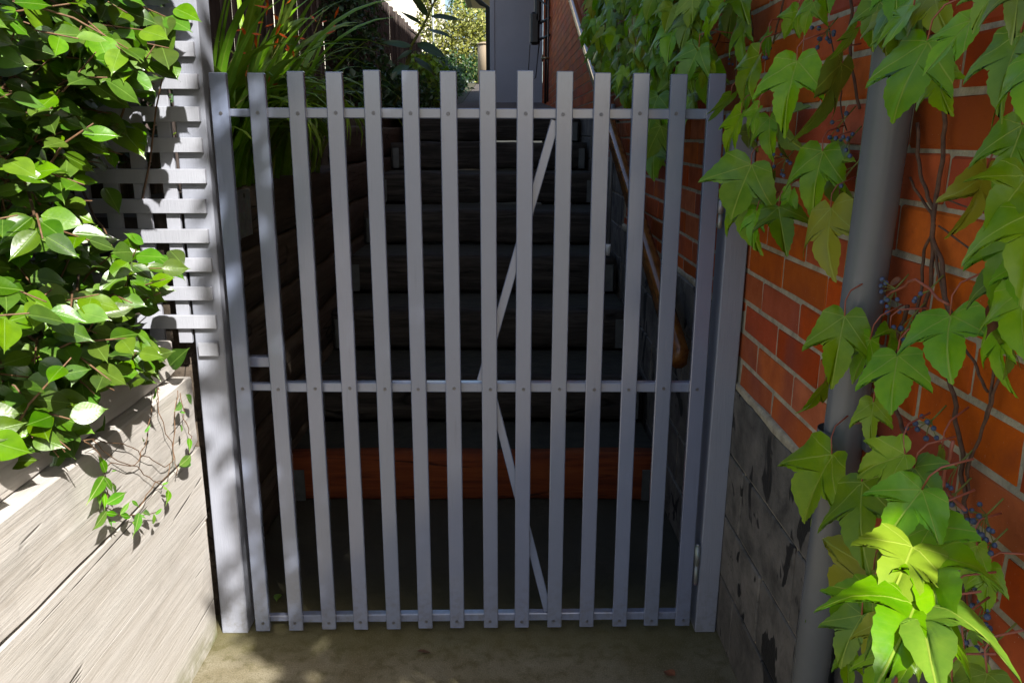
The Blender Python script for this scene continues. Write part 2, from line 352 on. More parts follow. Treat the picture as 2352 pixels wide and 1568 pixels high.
M['brass'] = m_plain('tap_brass', (.35, .30, .18), .35, .7)
M['trunk'] = m_plain('tree_bark', (.10, .075, .055), .9, 0, .5, 30, .8)
M['dead'] = m_plain('dead_leaf', (.17, .055, .02), .7, 0, .5, 60)

# ---------------------------------------------------------------- ground and terrain
def sheet(name, pts, mat, kind='structure', label=None):
    m = MB()
    m.add(pts, [list(range(4))]); o = m.build(name, mat); tag(o, label, kind=kind); return o
# one concrete sheet out to the horizon, finer near the gate
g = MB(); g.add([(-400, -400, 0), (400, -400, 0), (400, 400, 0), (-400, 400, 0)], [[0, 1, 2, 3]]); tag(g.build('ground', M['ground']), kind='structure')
b = MB(); b.box((-2.9, -1.5, .1), (-.98, 2.06, .80)); tag(b.build('garden_bed', M['soil']), kind='structure')
b = MB(); b.box((-2.9, 2.24, .1), (-.985, 6.0, 1.24)); b.box((-2.9, 6.0, .1), (-.985, 40, 1.60)); tag(b.build('raised_garden_bed', M['soil']), kind='structure')
pr = [(7.1, 1.598), (15, 1.99), (22.5, 2.75), (60, 3.1)]
b = MB()
for (y0, z0), (y1, z1) in zip(pr[:2], pr[1:3]): b.add([(-.78, y0, z0), (.63, y0, z0), (.63, y1, z1), (-.78, y1, z1)], [[0, 1, 2, 3]])
tag(b.build('deck_path', M['deck']), kind='structure')
b = MB()
for (y0, z0), (y1, z1) in zip(pr, pr[1:]):
    xr = -.784 if y1 < 30 else 20
    b.add([(-14, y0, z0 + .005), (xr, y0, z0 + .005), (xr, y1, z1 + .005), (-14, y1, z1 + .005)], [[0, 1, 2, 3]])
tag(b.build('back_garden_ground', M['lawn']), kind='structure')

# ---------------------------------------------------------------- brick house on the right
WX = .65                                    # face of the brickwork
house = thing('brick_house', 'red brick house wall with pale mortar on the right of the gate', 'house', (WX, .95, 0))
CH = .0835; Z0 = .86; PITCHB = .265; YN = .80; YF = 15.0; ZT = 5.1
def block_top(y): return .775 if y < 2.2 else (.965 if y < 4.42 else (1.30 if y < 6.05 else 1.60))
m = MB()
m.box((WX + .0035, YN + .01, .02), (WX + .25, YF, ZT)); m.box((WX + .02, YN + .006, .02), (6.5, YN + .25, ZT)); m.build('mortar', M['mortar'], house)
cand = []
k0 = -1; rows = int((ZT - Z0) / CH)
for k in range(k0, rows):
    z0 = Z0 + k * CH + .0042; z1 = Z0 + (k + 1) * CH - .0042
    ph = 1.86 if k % 2 else 1.995
    j = math.floor((YN - ph) / PITCHB)
    y = ph + j * PITCHB
    while y < YF:
        a = max(y + .0039, YN); c = min(y + PITCHB - .0039, YF); y += PITCHB
        if c - a < .03: continue
        bt = block_top((a + c) / 2) + .014; zz0 = max(z0, bt)
        if z1 - zz0 < .018: continue
        p = proj(Vector((WX, (a + c) / 2, (zz0 + z1) / 2))); vis = p is not None and -160 < p[0] < 2480 and -120 < p[1] < 1650
        cand.append(((vis, -(a + c) / 2), a, c, zz0, z1))
cand.sort(key=lambda q: q[0], reverse=True)
cache = {}
rest = MB()
for i, (_, a, c, z0, z1) in enumerate(cand):
    L = round(c - a, 3); H = round(z1 - z0, 3)
    if i < 290:
        var = random.randrange(4); key = (L, H, var)
        if key not in cache:
            random.seed(hash(key) % 9999); mb = MB(); mb.box((0, -L / 2, -H / 2), (.03, L / 2, H / 2), .0035)
            for v in mb.v:
                if v.x < .01: v.y += U(-.0026, .0026); v.z += U(-.0024, .0024); v.x += U(0, .0022)
            cache[key] = mesh('brick', mb.v, mb.f, M['brick']); random.seed(i)
        o = inst('brick', cache[key], house, loc=(WX + U(-.0015, .0012), (a + c) / 2, (z0 + z1) / 2)); o.rotation_euler = (U(-.004, .004), 0, U(-.006, .006))
    else: rest.box((WX, a, z0), (WX + .03, c, z1))
for k in range(rows):                        # front of the house, round the corner
    for j in range(14):
        x0 = WX + .004 + j * PITCHB - (PITCHB / 2 if k % 2 else 0); rest.box((max(x0, WX + .032), YN, Z0 + k * CH + .005), (x0 + PITCHB - .009, YN + .03, Z0 + (k + 1) * CH - .005))
o = rest.build('brickwork', M['brick'], house); tag(o, kind='stuff')
# concrete block base
BH = .194; bcache = {}
def blocks(y0, y1, zlo, n, off, h=BH):
    for r in range(n):
        z = zlo + r * h; y = y0 - (.2 if (r + off) % 2 else 0)
        while y < y1:
            a = max(y + .004, y0 + .001); c = min(y + .4 - .004, y1 - .001); y += .4
            if c - a < .04: continue
            key = (round(c - a, 3), round(h, 3))
            if key not in bcache:
                mb = MB(); mb.box((0, -key[0] / 2, .004), (.03, key[0] / 2, key[1] - .004), .003); bcache[key] = mesh('block', mb.v, mb.f, M['block'])
            inst('block', bcache[key], house, loc=(WX - .008 + U(-.003, .002), (a + c) / 2, z))
blocks(.80, 2.2, 0.0, 4, 0); blocks(2.2, 4.42, 0.0, 5, 0, .193); blocks(4.42, 6.05, .62, 4, 1, .17); blocks(6.05, 8.0, 1.12, 3, 0, .16)
m = MB(); m.box((WX - .002, .805, .0), (WX + .02, 2.2, .772)); m.box((WX - .002, 2.2, 0), (WX + .02, 4.42, .962)); m.box((WX - .002, 4.42, 0), (WX + .02, 6.05, 1.297)); m.box((WX - .002, 6.05, 0), (WX + .02, 8.0, 1.597)); m.build('block_joint', M['joint'], house)
for i, (y0, y1, z) in enumerate(((.82, 2.2, .783), (2.2, 4.42, .972), (4.42, 6.05, 1.307))):
    MB().beam((WX + .012, y0, z), (WX + .012, y1, z), .036, .026, (1, 0, 0), .006, .035, .012, i + 70).build('mortar_bed', M['mortar'], house, True)
m = MB(); m.box((WX - .42, .40, ZT), (6.6, YF + .2, ZT + .03)); m.build('eave', M['soffit'], house)
m = MB(); m.box((WX - .54, .28, ZT + .02), (WX - .42, YF + .2, ZT + .14)); m.box((WX - .419, .28, ZT + .02), (6.6, .40, ZT + .14)); m.build('gutter', M['gutter'], house)
m = MB(); m.add([(WX - .45, .5, ZT + .10), (6.6, .5, ZT + .10), (6.6, 5.5, ZT + 2.7), (4.2, 5.5, ZT + 2.7), (4.2, YF, ZT + 2.7), (WX - .45, YF, ZT + .10), (6.6, YF, ZT + 2.7)], [[0, 1, 2, 3], [0, 3, 4, 5], [3, 2, 6, 4]]); m.build('roof', M['roof'], house)

# ---------------------------------------------------------------- gate
GY = 2.13
gate = thing('picket_gate', 'grey painted picket gate of fourteen upright slats and three rails', 'gate', (-.1, GY + .02, 0))
TX = [527, 620.5, 717, 811, 907, 1001, 1097, 1191, 1286, 1380, 1474, 1568, 1659, 1756]
BX = [600, 675, 748, 822, 897, 971, 1047, 1121, 1195, 1270, 1345, 1417, 1490, 1567]
sm = MB(); sm.tube([(0, .001, 0), (0, -.0008, 0)], [.0052, .0045], 10); scm = mesh('screw', sm.v, sm.f, M['screw'])
for i in range(14):
    xt = (.538 + .73) / 13 * i - .73 + U(-.002, .002); xb = xt + U(-.002, .002) - (.006 if i == 0 else 0)
    zt = 1.616 + U(-.003, .003) + .004 * math.sin(math.pi * i / 13); zb = .010 + .014 * i / 13 + U(-.002, .002)
    w = .0215; mb = MB(); mb.box((-w, 0, zb), (w, .0185, zt), .0022)
    for v in mb.v: v.x += xb + (xt - xb) * (v.z / 1.6) + noise.noise(Vector((i * 3.1, v.z, 0))) * .001; v.y += GY
    p = mb.build('picket', M['picket'], gate)
    for z in (1.517, .778, .036): inst('screw', scm, p, loc=(xb + (xt - xb) * z / 1.6 + U(-.003, .003), GY - .0004, z + U(-.002, .002) + (.008 * i / 13 if z < .1 else 0)))
for z0, z1 in ((1.5045, 1.5305), (.762, .790), (.024, .050)):
    dz = .010 if z0 < .1 else 0
    def tubebar(x0, x1, a, b, ya, yb, name, ch=.0025):
        mb = MB(); mb.box((x0, ya, a), (x1, yb, b), ch)
        for v in mb.v: v.z += dz * (v.x + .75) / 1.3
        return mb.build(name, M['tube'], gate)
    r = tubebar(-.655, .562, z0, z1, GY + .0195, GY + .0455, 'rail')
    tubebar(-.745, -.6555, z0 + .003, z1 - .003, GY + .0225, GY + .0425, 'rail_end')
tb = MB(); tb.box((-.745, GY + .05, .826), (-.645, GY + .075, .856), .002); tb.build('latch_bar', M['tube'], gate)
def brace(x0, z0, x1, z1):
    mb = MB(); a = Vector((x0, GY + .0325, z0)); b2 = Vector((x1, GY + .0325, z1)); mb.beam(a, b2, .022, .024, (0, 1, 0), .002, 9, 0); return mb.build('brace', M['tube'], gate)
brace(-.070, .795, .128, 1.500); brace(-.040, .758, .128, .062)
for (z0, z1) in ((1.225, 1.30), (.165, .29)):
    mb = MB(); mb.tube([(.5675, GY + .004, z0), (.5675, GY + .004, (z0 + z1) / 2)], .0065, 10); mb.tube([(.5675, GY + .004, (z0 + z1) / 2 + .001), (.5675, GY + .004, z1)], .0085, 10); mb.tube([(.5675, GY + .004, z1), (.5675, GY + .004, z1 + .006)], .005, 8)
    mb.build('hinge', M['galv'], gate, True)
def post(name, label, x0, x1, ztop, dx):
    mb = MB(); mb.box((x0, GY + .003, 0.0), (x1, GY + .095, ztop), .003)
    for v in mb.v: v.x += dx * v.z + noise.noise(Vector((v.x * 9, v.y * 9, v.z * 2))) * .001
    return tag(mb.build(name, M['post']), label, 'post')
post('gate_post', 'grey painted gate post carrying the hinges, against the block wall', .5755, .638, 1.52, .008)
post('gate_post', 'tall grey painted post between the lattice panel and the gate, half in sun', -.860, -.781, 2.35, .008)

# ---------------------------------------------------------------- lattice panel
lat = thing('lattice_panel', 'grey painted timber lattice behind the hedge, nailed to the tall post', 'lattice', (-1.3, 2.13, .86))
zs = [.894 + .0775 * i for i in range(19)]
for i, z in enumerate(zs):
    mb = MB(); xr = -.788 + .0012 * i + U(-.003, .003); mb.box((-2.2 if i else -.84, 2.1165, z - .0185), (xr, 2.1305, z + .0185), .0012)
    for v in mb.v: v.z += noise.noise(Vector((v.x * 2, i * 1.7, 0))) * .002; v.y += noise.noise(Vector((v.x * 3, i, 4))) * .001
    mb.build('slat', M['lattice'], lat)
for j in range(17):
    x = -.876 - .0775 * j; mb = MB(); mb.box((x - .0195, 2.1315, .885 if j > 1 else .91), (x + .0195 if j else x + .0165, 2.1435, 2.40), .0012); mb.build('upright_slat', M['lattice'], lat)

# ---------------------------------------------------------------- retaining walls of sleepers
wl = thing('retaining_wall', 'sunlit silvery timber sleeper retaining wall in front of the gate', 'retaining wall', (-.91, 1.0, 0))
FX = -.862
for i, (z0, z1, xo, ye) in enumerate(((.0, .384, -.0045, 2.116), (.3875, .6105, -.002, 2.122), (.6205, .828, .001, 2.112), (.832, .93, -.035, 2.10))):
    mb = MB(); mb.beam((FX + xo - .05, -.9, (z0 + z1) / 2), (FX + xo - .05, ye, (z0 + z1) / 2), .10, z1 - z0, (1, 0, 0), .005 if i > 1 else .0015, .05, .005 if i > 1 else .0008, i + 3, .10 if i > 1 else .01)
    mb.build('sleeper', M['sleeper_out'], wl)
wi = thing('retaining_wall', 'damp sleeper retaining wall, coloured darker for shade, beside the steps behind the gate', 'retaining wall', (-.94, 4.5, 0))
for i in range(6):
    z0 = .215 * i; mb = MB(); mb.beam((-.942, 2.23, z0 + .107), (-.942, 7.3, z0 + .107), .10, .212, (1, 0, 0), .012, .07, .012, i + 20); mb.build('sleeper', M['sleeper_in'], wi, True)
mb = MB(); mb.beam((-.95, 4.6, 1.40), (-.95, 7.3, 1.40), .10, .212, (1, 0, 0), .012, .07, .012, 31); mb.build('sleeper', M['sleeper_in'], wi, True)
mb = MB(); mb.box((-.892, 2.64, 1.125), (-.884, 2.81, 1.282), .001); mb.box((-.892, 2.64, 1.125), (-.872, 2.648, 1.282), .001); q = mb.build('steel_plate', M['galv'], wi)
mb = MB(); mb.tube([(-.8845, 2.745, 1.262), (-.8832, 2.745, 1.262)], .008, 10); mb.build('bolt_hole', M['black'], q)

# ---------------------------------------------------------------- steps
steps = thing('garden_steps', 'flight of dark timber sleeper steps climbing behind the gate', 'steps', (-.15, 3.04, 0))
FY = [3.04, 3.46, 3.97, 4.46, 5.02, 5.62, 6.32, 7.02, 7.75]
for k in range(8):
    y = FY[k]; zt = .2 * (k + 1); xl = -.884; xr = WX - .03
    mb = MB(); mb.beam((xl, y + .05, zt - .102), (xr, y + .05, zt - .102), .10, .196, (0, -1, 0), .014, .07, .006 if k == 0 else .016, k + 40)
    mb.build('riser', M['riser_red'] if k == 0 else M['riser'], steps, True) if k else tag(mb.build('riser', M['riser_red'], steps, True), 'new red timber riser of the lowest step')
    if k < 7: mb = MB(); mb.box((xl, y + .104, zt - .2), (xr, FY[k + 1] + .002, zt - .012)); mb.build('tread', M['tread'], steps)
    if k == 1 or True:
        for sx, x in ((1, xl), (-1, xr)):
            mb = MB(); hgt = .15 if k else .135; mb.box((x + sx * .012, y - .012, zt - .196), (x + sx * .062, y - .006, zt - .196 + hgt), .001); mb.box((x + sx * .012, y - .012, zt - .196), (x + sx * .018, y + .03 if k else y - .002, zt - .196 + hgt), .001)
            mb.build('bracket', M['galv_dull'], steps)
# handrail
hr = thing('handrail', 'varnished timber handrail sloping down along the brick wall beside the steps', 'handrail', (.57, 2.6, .4))
A = Vector((.565, 2.50, .765)); B = Vector((.565, 7.6, 2.66)); mb = MB(); mb.beam(A, B, .052, .088, (1, 0, 0), .015, .3, .001, 3); mb.build('rail', M['varnish'], hr, True)
for t in (.10, .45, .8):
    p = A.lerp(B, t); mb = MB(); mb.tube([p + Vector((0, 0, -.03)), p + Vector((.01, 0, -.075)), p + Vector((.09, 0, -.085))], .007, 6); mb.build('bracket', M['galv'], hr, True)
# thin conduit on the wall
cd = thing('conduit', 'thin grey conduit pole rising beside the steps near the handrail', 'pipe', (.575, 4.5, .8))
mb = MB(); mb.tube([(.575, 4.5, .86), (.58, 4.5, 1.62)], .0125, 8); mb.build('tube', M['pipe'], cd, True)
mb = MB(); mb.tube([(.575, 4.5, .80), (.575, 4.5, .845), (.575, 4.5, .865)], [.012, .017, .016], 8); mb.build('end_fitting', M['white'], cd, True)

# ---------------------------------------------------------------- downpipe
dp = thing('downpipe', 'grey round downpipe fixed to the brick wall behind the vine', 'downpipe', (.595, 1.36, 0))
mb = MB(); mb.tube([(.597, 1.372, -.01), (.598, 1.340, .7), (.600, 1.302, 1.5), (.600, 1.285, 3.2), (.56, 1.28, 4.9)], .0345, 28); mb.build('pipe', M['pipe'], dp, True)
for z in (.95, 2.6):
    mb = MB(); mb.tube([(.592, 1.334, z - .012), (.592, 1.334, z + .012)], .0362, 28, False); mb.box((.62, 1.334 - .05, z - .012), (.648, 1.334 + .05, z + .012), .001); mb.build('bracket', M['pipe'], dp, True)

# ---------------------------------------------------------------- leaf meshes
def leaf_mesh(v, f): return v, f
def ivy_variant(seed, wide=1.0):
    rs = random.Random(seed); asym = rs.uniform(-.1, .1); lob = rs.uniform(.78, 1.1); sin_ = rs.uniform(.8, 1.35)
    half = [(.0, .0), (.08, .10), (.18, .16), (.30, .15), (.41, .07), (.50 * lob, -.05), (.57 * lob, -.19), (.63 * lob, -.34), (.69 * lob, -.50), (.735 * lob, -.66), (.60 * lob, -.57), (.47, -.525), (.36, -.495), (.26 * sin_, -.485), (.285, -.58), (.275, -.69), (.215, -.80), (.12, -.91), (.045, -1.0)]
    out = []
    for i, (x, y) in enumerate(half): out.append((x * wide * (1 + asym) + rs.uniform(-.008, .008), y + rs.uniform(-.01, .01)))
    out.append((rs.uniform(-.02, .02), -1.06))
    for i, (x, y) in list(enumerate(half))[:0:-1]: out.append((-x * wide * (1 - asym) + rs.uniform(-.008, .008), y + rs.uniform(-.01, .01)))
    pts = []
    for i in range(len(out)):                          # serration: a small tooth between outline points
        x0, y0 = out[i]; x1, y1 = out[(i + 1) % len(out)]; pts.append((x0, y0))
        if 4 < i < len(out) - 4:
            mx, my = (x0 + x1) / 2, (y0 + y1) / 2; nx, ny = (y1 - y0), -(x1 - x0); L = math.hypot(nx, ny) or 1; s = .02 if (nx * mx + ny * (my + .4)) > 0 else -.02; pts.append((mx + nx / L * s, my + ny / L * s))
    c = Vector((0, -.28)); v = []; f = []; n = len(pts); rings = [.0, .4, .75, 1.0]
    cup = rs.uniform(-.05, .26); droop = rs.uniform(.05, .42); ph = rs.uniform(0, 6); wv = rs.uniform(.02, .05); curl = rs.uniform(.1, .8); tws = rs.uniform(-.25, .25)
    def zf(x, y):
        r = math.hypot(x, y + .2); a = math.atan2(x, -y - .05)
        return abs(x) * cup - droop * max(0, -y - .35) ** 2 * 1.4 - max(0, abs(x) - .25) ** 2 * curl * 2.2 + tws * x * y + wv * math.sin(a * 5 + ph) * r * 1.8 - .02 * math.exp(-(x / .03) ** 2)
    v.append((c.x, c.y, zf(c.x, c.y)))
    for r in rings[1:]:
        for (x, y) in pts: X = c.x + (x - c.x) * r; Y = c.y + (y - c.y) * r; v.append((X, Y, zf(X, Y)))
    for k in range(n): f.append([0, 1 + k, 1 + (k + 1) % n])
    for i in range(len(rings) - 2):
        a = 1 + i * n
        for k in range(n): f.append([a + k, a + n + k, a + n + (k + 1) % n, a + (k + 1) % n])
    return [Vector(p) for p in v], f, [(p[0], p[1]) for p in v]
def ovate_variant(seed, width=.30, tip=.16, rowsn=9, tipbend=.2, fold=.22):
    rs = random.Random(seed); v = []; f = []; cols = [-1, -.5, 0, .5, 1]; bend = rs.uniform(.05, .3); tw = rs.uniform(-.25, .25); wv = rs.uniform(.005, .02); ph = rs.uniform(0, 6); side = rs.uniform(-.05, .05)
    for i in range(rowsn + 1):
        t = i / rowsn
        w = width * (math.sin(math.pi * min(1, (t / (1 - tip * .5))) ** .80) ** .9 if t < 1 - tip * .5 else 0)
        w = max(w, .0 if i in (0, rowsn) else width * .07)
        if t > 1 - tip: w = min(w, width * .45 * (1 - t) / tip + .004)
        for c in cols:
            x = c * w; y = -t; z = abs(x) * fold * (1 - .3 * t) - bend * t * t * .5 + wv * math.sin(t * 9 + ph + c) * abs(c) - (tipbend * max(0, t - .8) ** 1.5)
            a = tw * t; v.append(Vector((x * math.cos(a) + side * t * t, y, z + x * math.sin(a))))
    nc = len(cols); uv = []
    for i in range(rowsn + 1):
        t = i / rowsn
        for j, c in enumerate(cols): uv.append((v[i * nc + j].x - side * t * t, -t))
    for i in range(rowsn):
        for j in range(nc - 1): f.append([i * nc + j, i * nc + j + 1, (i + 1) * nc + j + 1, (i + 1) * nc + j])
    return v, f, uv
def tiny_variant(seed, w=.3):
    rs = random.Random(seed); b_ = rs.uniform(.05, .2)
    v = [Vector((0, 0, 0)), Vector((w, -.45, .1)), Vector((0, -.5, -.03)), Vector((-w, -.45, .1)), Vector((0, -1, -b_))]
    return v, [[0, 2, 1], [0, 3, 2], [1, 2, 4], [2, 3, 4]], [(p.x, p.y) for p in v]
IVY = [ivy_variant(i, .74 + .08 * (i % 4)) for i in range(10)]
OVA = [ovate_variant(i, .26 + .025 * (i % 4), .16 + .03 * (i % 3), 10, .2 + .2 * (i % 2), .12 + .12 * (i % 3)) for i in range(9)]
LAN = [ovate_variant(50 + i, .16 + .02 * (i % 3), .3) for i in range(5)]
BIGL = [ovate_variant(80 + i, .115 + .01 * i, .2) for i in range(3)]
TINY = [tiny_variant(i, .22 + .04 * (i % 4)) for i in range(6)]
def frame(base, tipdir, nrm, scale, wx=1.0):
    t = tipdir.normalized(); n = (nrm - t * nrm.dot(t))
    if n.length < 1e-4: n = t.orthogonal()
    n.normalize(); y = -t; x = y.cross(n)
    m = Matrix((( x.x * wx, y.x, n.x), (x.y * wx, y.y, n.y), (x.z * wx, y.z, n.z))).to_4x4()
    m = m @ Matrix.Scale(scale, 4); m.translation = base; return m
def leafset(parent, items, variants, mat, maxn=295, name='leaf', stuffname='foliage'):
    """items: (matrix, variant). The leaves that show largest become parts of their own, the rest one mass."""
    cells = {}
    for i, (m, vi) in enumerate(items):
        vs = variants[vi][0]; st = max(1, len(vs) // 14)
        for v in vs[::st]:
            p = proj(m @ v)
            if p and 0 < p[0] < 2352 and 0 < p[1] < 1568:
                key = (int(p[0] / 9), int(p[1] / 9))
                if key not in cells or cells[key][0] > p[2]: cells[key] = (p[2], i)
    cnt = {}
    for d, i in cells.values(): cnt[i] = cnt.get(i, 0) + 1
    order = sorted(cnt, key=lambda i: -cnt[i]); chosen = set(order[:maxn]); shared = {}
    V = []; F = []; UVs = []
    for i, (m, vi) in enumerate(items):
        v, f, uv = variants[vi]
        if i in chosen:
            if vi not in shared: shared[vi] = mesh(name, v, f, mat, True, uv)
            inst(name, shared[vi], parent, mat4=m)
        else:
            o = len(V); V += [m @ a for a in v]; F += [[q + o for q in ff] for ff in f]; UVs += uv
    if V: tag(inst(stuffname, mesh(stuffname, V, F, mat, True, UVs), parent), kind='stuff')

# ---------------------------------------------------------------- climbing vine on the brick wall
vine = thing('climbing_vine', 'lobed-leaf climbing vine with blue berries covering the brick wall and downpipe', 'vine', (.62, 1.3, 0))
items = []; petioles = []
def s7(x, y): return (1599.4 + .42 * x, .42 * y)
def s8(x, y): return (1505.3 + .4603 * x, 846.7 + .4603 * y)
def s2(x, y): return (1740.5 + .3001 * x, 658.6 + .3001 * y)
big = []   # base x, base y, tip x, tip y (zoom pixels), width factor, off the wall at base, at tip
for a in [(550, 330, 440, 690, .95, .12, .16), (690, 825, 600, 1165, .85, .07, .10), (735, 1135, 680, 1490, .85, .07, .10), (300, 900, 170, 1190, 1.1, .10, .14), (265, 1040, 285, 1335, .8, .07, .09),
          (800, 345, 640, 780, .34, .05, .10), (745, 850, 765, 1130, .42, .03, .05), (1262, 225, 1040, 640, 1.3, .12, .16), (1500, 110, 1230, 390, .85, .14, .18), (1310, 400, 1355, 600, .9, .06, .07),
          (1775, 180, 1590, 580, .9, .12, .16), (1590, 920, 1490, 1300, .5, .07, .09), (1785, 680, 1640, 1070, .7, .09, .12), (1810, 960, 1615, 1215, .8, .15, .20), (1730, 1240, 1650, 1660, .9, .10, .13),
          (1170, 40, 1160, 265, .9, .09, .11), (1000, 5, 930, 240, .9, .09, .11), (870, 160, 755, 330, .6, .06, .09), (1190, 30, 960, 240, .4, .13, .15), (1290, -50, 1340, 170, 1.0, .10, .11),
          (1650, -70, 1500, 120, 1.1, .14, .17), (1760, -60, 1750, 130, .5, .2, .22), (640, 10, 570, 170, .9, .08, .10), (560, 60, 460, 210, .8, .07, .09), (270, 90, 220, 380, .55, .05, .08),
          (400, 180, 340, 320, .9, .05, .06), (345, 300, 190, 545, .6, .10, .14), (190, 520, 80, 680, .6, .11, .14), (300, 450, 215, 655, .7, .06, .08), (245, 620, 125, 845, .65, .10, .13), (340, 590, 245, 745, .7, .11, .13),
          (400, 640, 390, 850, .9, .06, .07), (445, 650, 495, 825, .6, .05, .06), (300, 720, 260, 815, .9, .05, .05), (330, 1150, 290, 1340, .8, .08, .10), (450, 1130, 475, 1320, .8, .07, .09), (520, 1040, 470, 1180, .7, .05, .06),
          (420, 940, 400, 1060, .5, .04, .05), (60, -60, 60, 110, .9, .12, .14), (150, 20, 20, 130, .7, .12, .15), (230, -40, 260, 60, 1.0, .08, .09), (800, 1130, 740, 1180, .4, .03, .04), (1400, 350, 1385, 410, .9, .1, .1),
          (1080, -40, 1110, 90, 1.0, .07, .08), (1110, -120, 1075, 110, 1.0, .11, .13), (1040, 60, 1010, 250, .8, .10, .12), (1130, 150, 1075, 330, 1.0, .10, .12), (1080, 20, 1150, 190, .9, .10, .11), (1200, 120, 1130, 300, .8, .09, .11), (700, -60, 720, 30, 1.0, .08, .09), (1600, 20, 1520, 130, .5, .1, .12), (1900, 300, 1800, 640, .9, .14, .18), (1860, 1150, 1790, 1560, .9, .16, .2)]:
    big.append((*s7(a[0], a[1]), *s7(a[2], a[3]), *a[4:]))
for a in [(880, 425, 690, 745, 1.0, .10, .15), (1245, 425, 965, 520, 1.0, .11, .16), (1030, 560, 985, 965, .85, .12, .16), (1330, 600, 1140, 840, 1.0, .14, .19), (1290, 490, 1400, 640, .9, .10, .11), (1375, 780, 1470, 1110, 1.05, .12, .14),
          (1285, 880, 1180, 1145, .95, .22, .28), (1345, 920, 1435, 1215, .45, .20, .25), (1300, 1170, 1200, 1420, 1.05, .25, .31), (1320, 1170, 1365, 1430, .7, .24, .29), (1090, 1000, 830, 1180, 1.0, .11, .15), (1080, 1110, 850, 1290, .9, .13, .17),
          (1030, 1225, 885, 1475, .9, .14, .18), (1130, 1260, 1040, 1485, .7, .16, .19), (1165, 1400, 1060, 1620, 1.0, .18, .22), (1605, 880, 1540, 1110, .85, .05, .06), (1660, 990, 1650, 1215, .8, .04, .05), (1590, 1312, 1592, 1390, .9, .04, .04),
          (1655, 1515, 1600, 1720, 1.2, .12, .15), (1540, 1400, 1470, 1610, 1.0, .10, .12), (1290, 1440, 1220, 1560, .8, .2, .22), (840, 690, 790, 885, .5, .06, .08), (800, 1170, 765, 1300, .5, .06, .07), (1130, 930, 1010, 1050, .9, .07, .09),
          (985, 930, 930, 1060, .6, .06, .07), (1430, 395, 1420, 490, .6, .06, .06), (960, 1420, 960, 1590, .7, .12, .14), (1400, 1240, 1440, 1380, .9, .15, .17), (1480, 1560, 1400, 1700, 1.0, .15, .18), (1000, 960, 1010, 1080, .9, .05, .06), (1100, 640, 1085, 780, .6, .08, .09), (1480, 1150, 1500, 1260, .9, .1, .1)]:
    big.append((*s8(a[0], a[1]), *s8(a[2], a[3]), *a[4:]))
for a in [(665, 222, 560, 730, .8, .10, .13), (1472, 215, 1400, 650, 1.15, .08, .11), (1070, 520, 1000, 935, 1.0, .09, .12), (860, 400, 700, 730, .9, .07, .09), (530, 740, 345, 1010, .5, .05, .08), (885, 880, 835, 1215, .85, .10, .12), (1010, 320, 1060, 510, .5, .06, .07),
          (1900, -130, 1860, 275, .9, .10, .12), (2020, 10, 1990, 515, .8, .12, .14), (1850, 255, 1830, 815, .42, .07, .08), (1880, 360, 1985, 640, .6, .06, .07), (600, 540, 590, 830, .4, .05, .06), (2040, -200, 2000, 100, .9, .14, .16)]:
    big.append((*s2(a[0], a[1]), *s2(a[2], a[3]), *a[4:]))
LIT = []
for i, (bx, by, tx, ty, w, o0, o1) in enumerate(big):
    B = atX(bx, by, WX - o0); T = atX(tx, ty, WX - o1); d = T - B
    L = d.length / 1.02
    nh = Vector((-.80, -.62, .45)) + rv() * .42
    if o0 >= .19: nh = (CAM - B).normalized() + SUN * .55 + Vector((-.3, 0, 0)) + rv() * .18; w = max(w, .72)      # the leaves that stand out into the sun face it
    items.append((frame(B, d, nh, L, max(.62, w) if w > .6 else .62), i % 10))
    if w <= .6:                                        # seen edge-on: turn the blade away from the camera
        side = (CAM - B).normalized(); nn = side.cross(d).normalized() * (1 if i % 2 else -1); items[-1] = (frame(B, d, nn * .85 + side * .5, L, .75), i % 10)
    if o0 >= .19: continue
    wallp = B + Vector((min(o0 - .012, .045), U(-.03, .05), U(.03, .06))); mid = (B + wallp) / 2 + Vector((-.012, U(-.01, .01), .012)); petioles.append((B, mid, wallp))
# hanging curtain further along the wall
PC = [(1335, -60), (1720, -60), (1700, 60), (1690, 150), (1650, 200), (1608, 250), (1575, 300), (1545, 330), (1530, 400), (1505, 425), (1488, 380), (1470, 300), (1440, 240), (1400, 190), (1355, 150), (1340, 90), (1360, 40)]
n = 0
while n < 430:
    y = 2.15 + (6.4 - 2.15) * random.random() ** 1.25; z = U(1.15, 3.2); off = U(.04, .17); B = Vector((WX - off, y, z)); L = U(.055, .115)
    p = proj(B - Vector((0, 0, L * .7)))
    if not p or not inpoly(p[0], p[1], PC): continue
    if 1560 < p[0] and U(0, 1) < .35 + (p[0] - 1560) / 300: continue
    n += 1; d = Vector((U(-.6, .1), U(-.9, .5), -1)); items.append((frame(B, d, Vector((-.75, -.55, .55)) + rv() * .6, L, U(.75, 1.05)), random.randrange(10)))
    if n % 3 == 0: petioles.append((B, B + Vector((.03, .0, .04)), B + Vector((off - .01, U(-.05, .05), U(.02, .06)))))
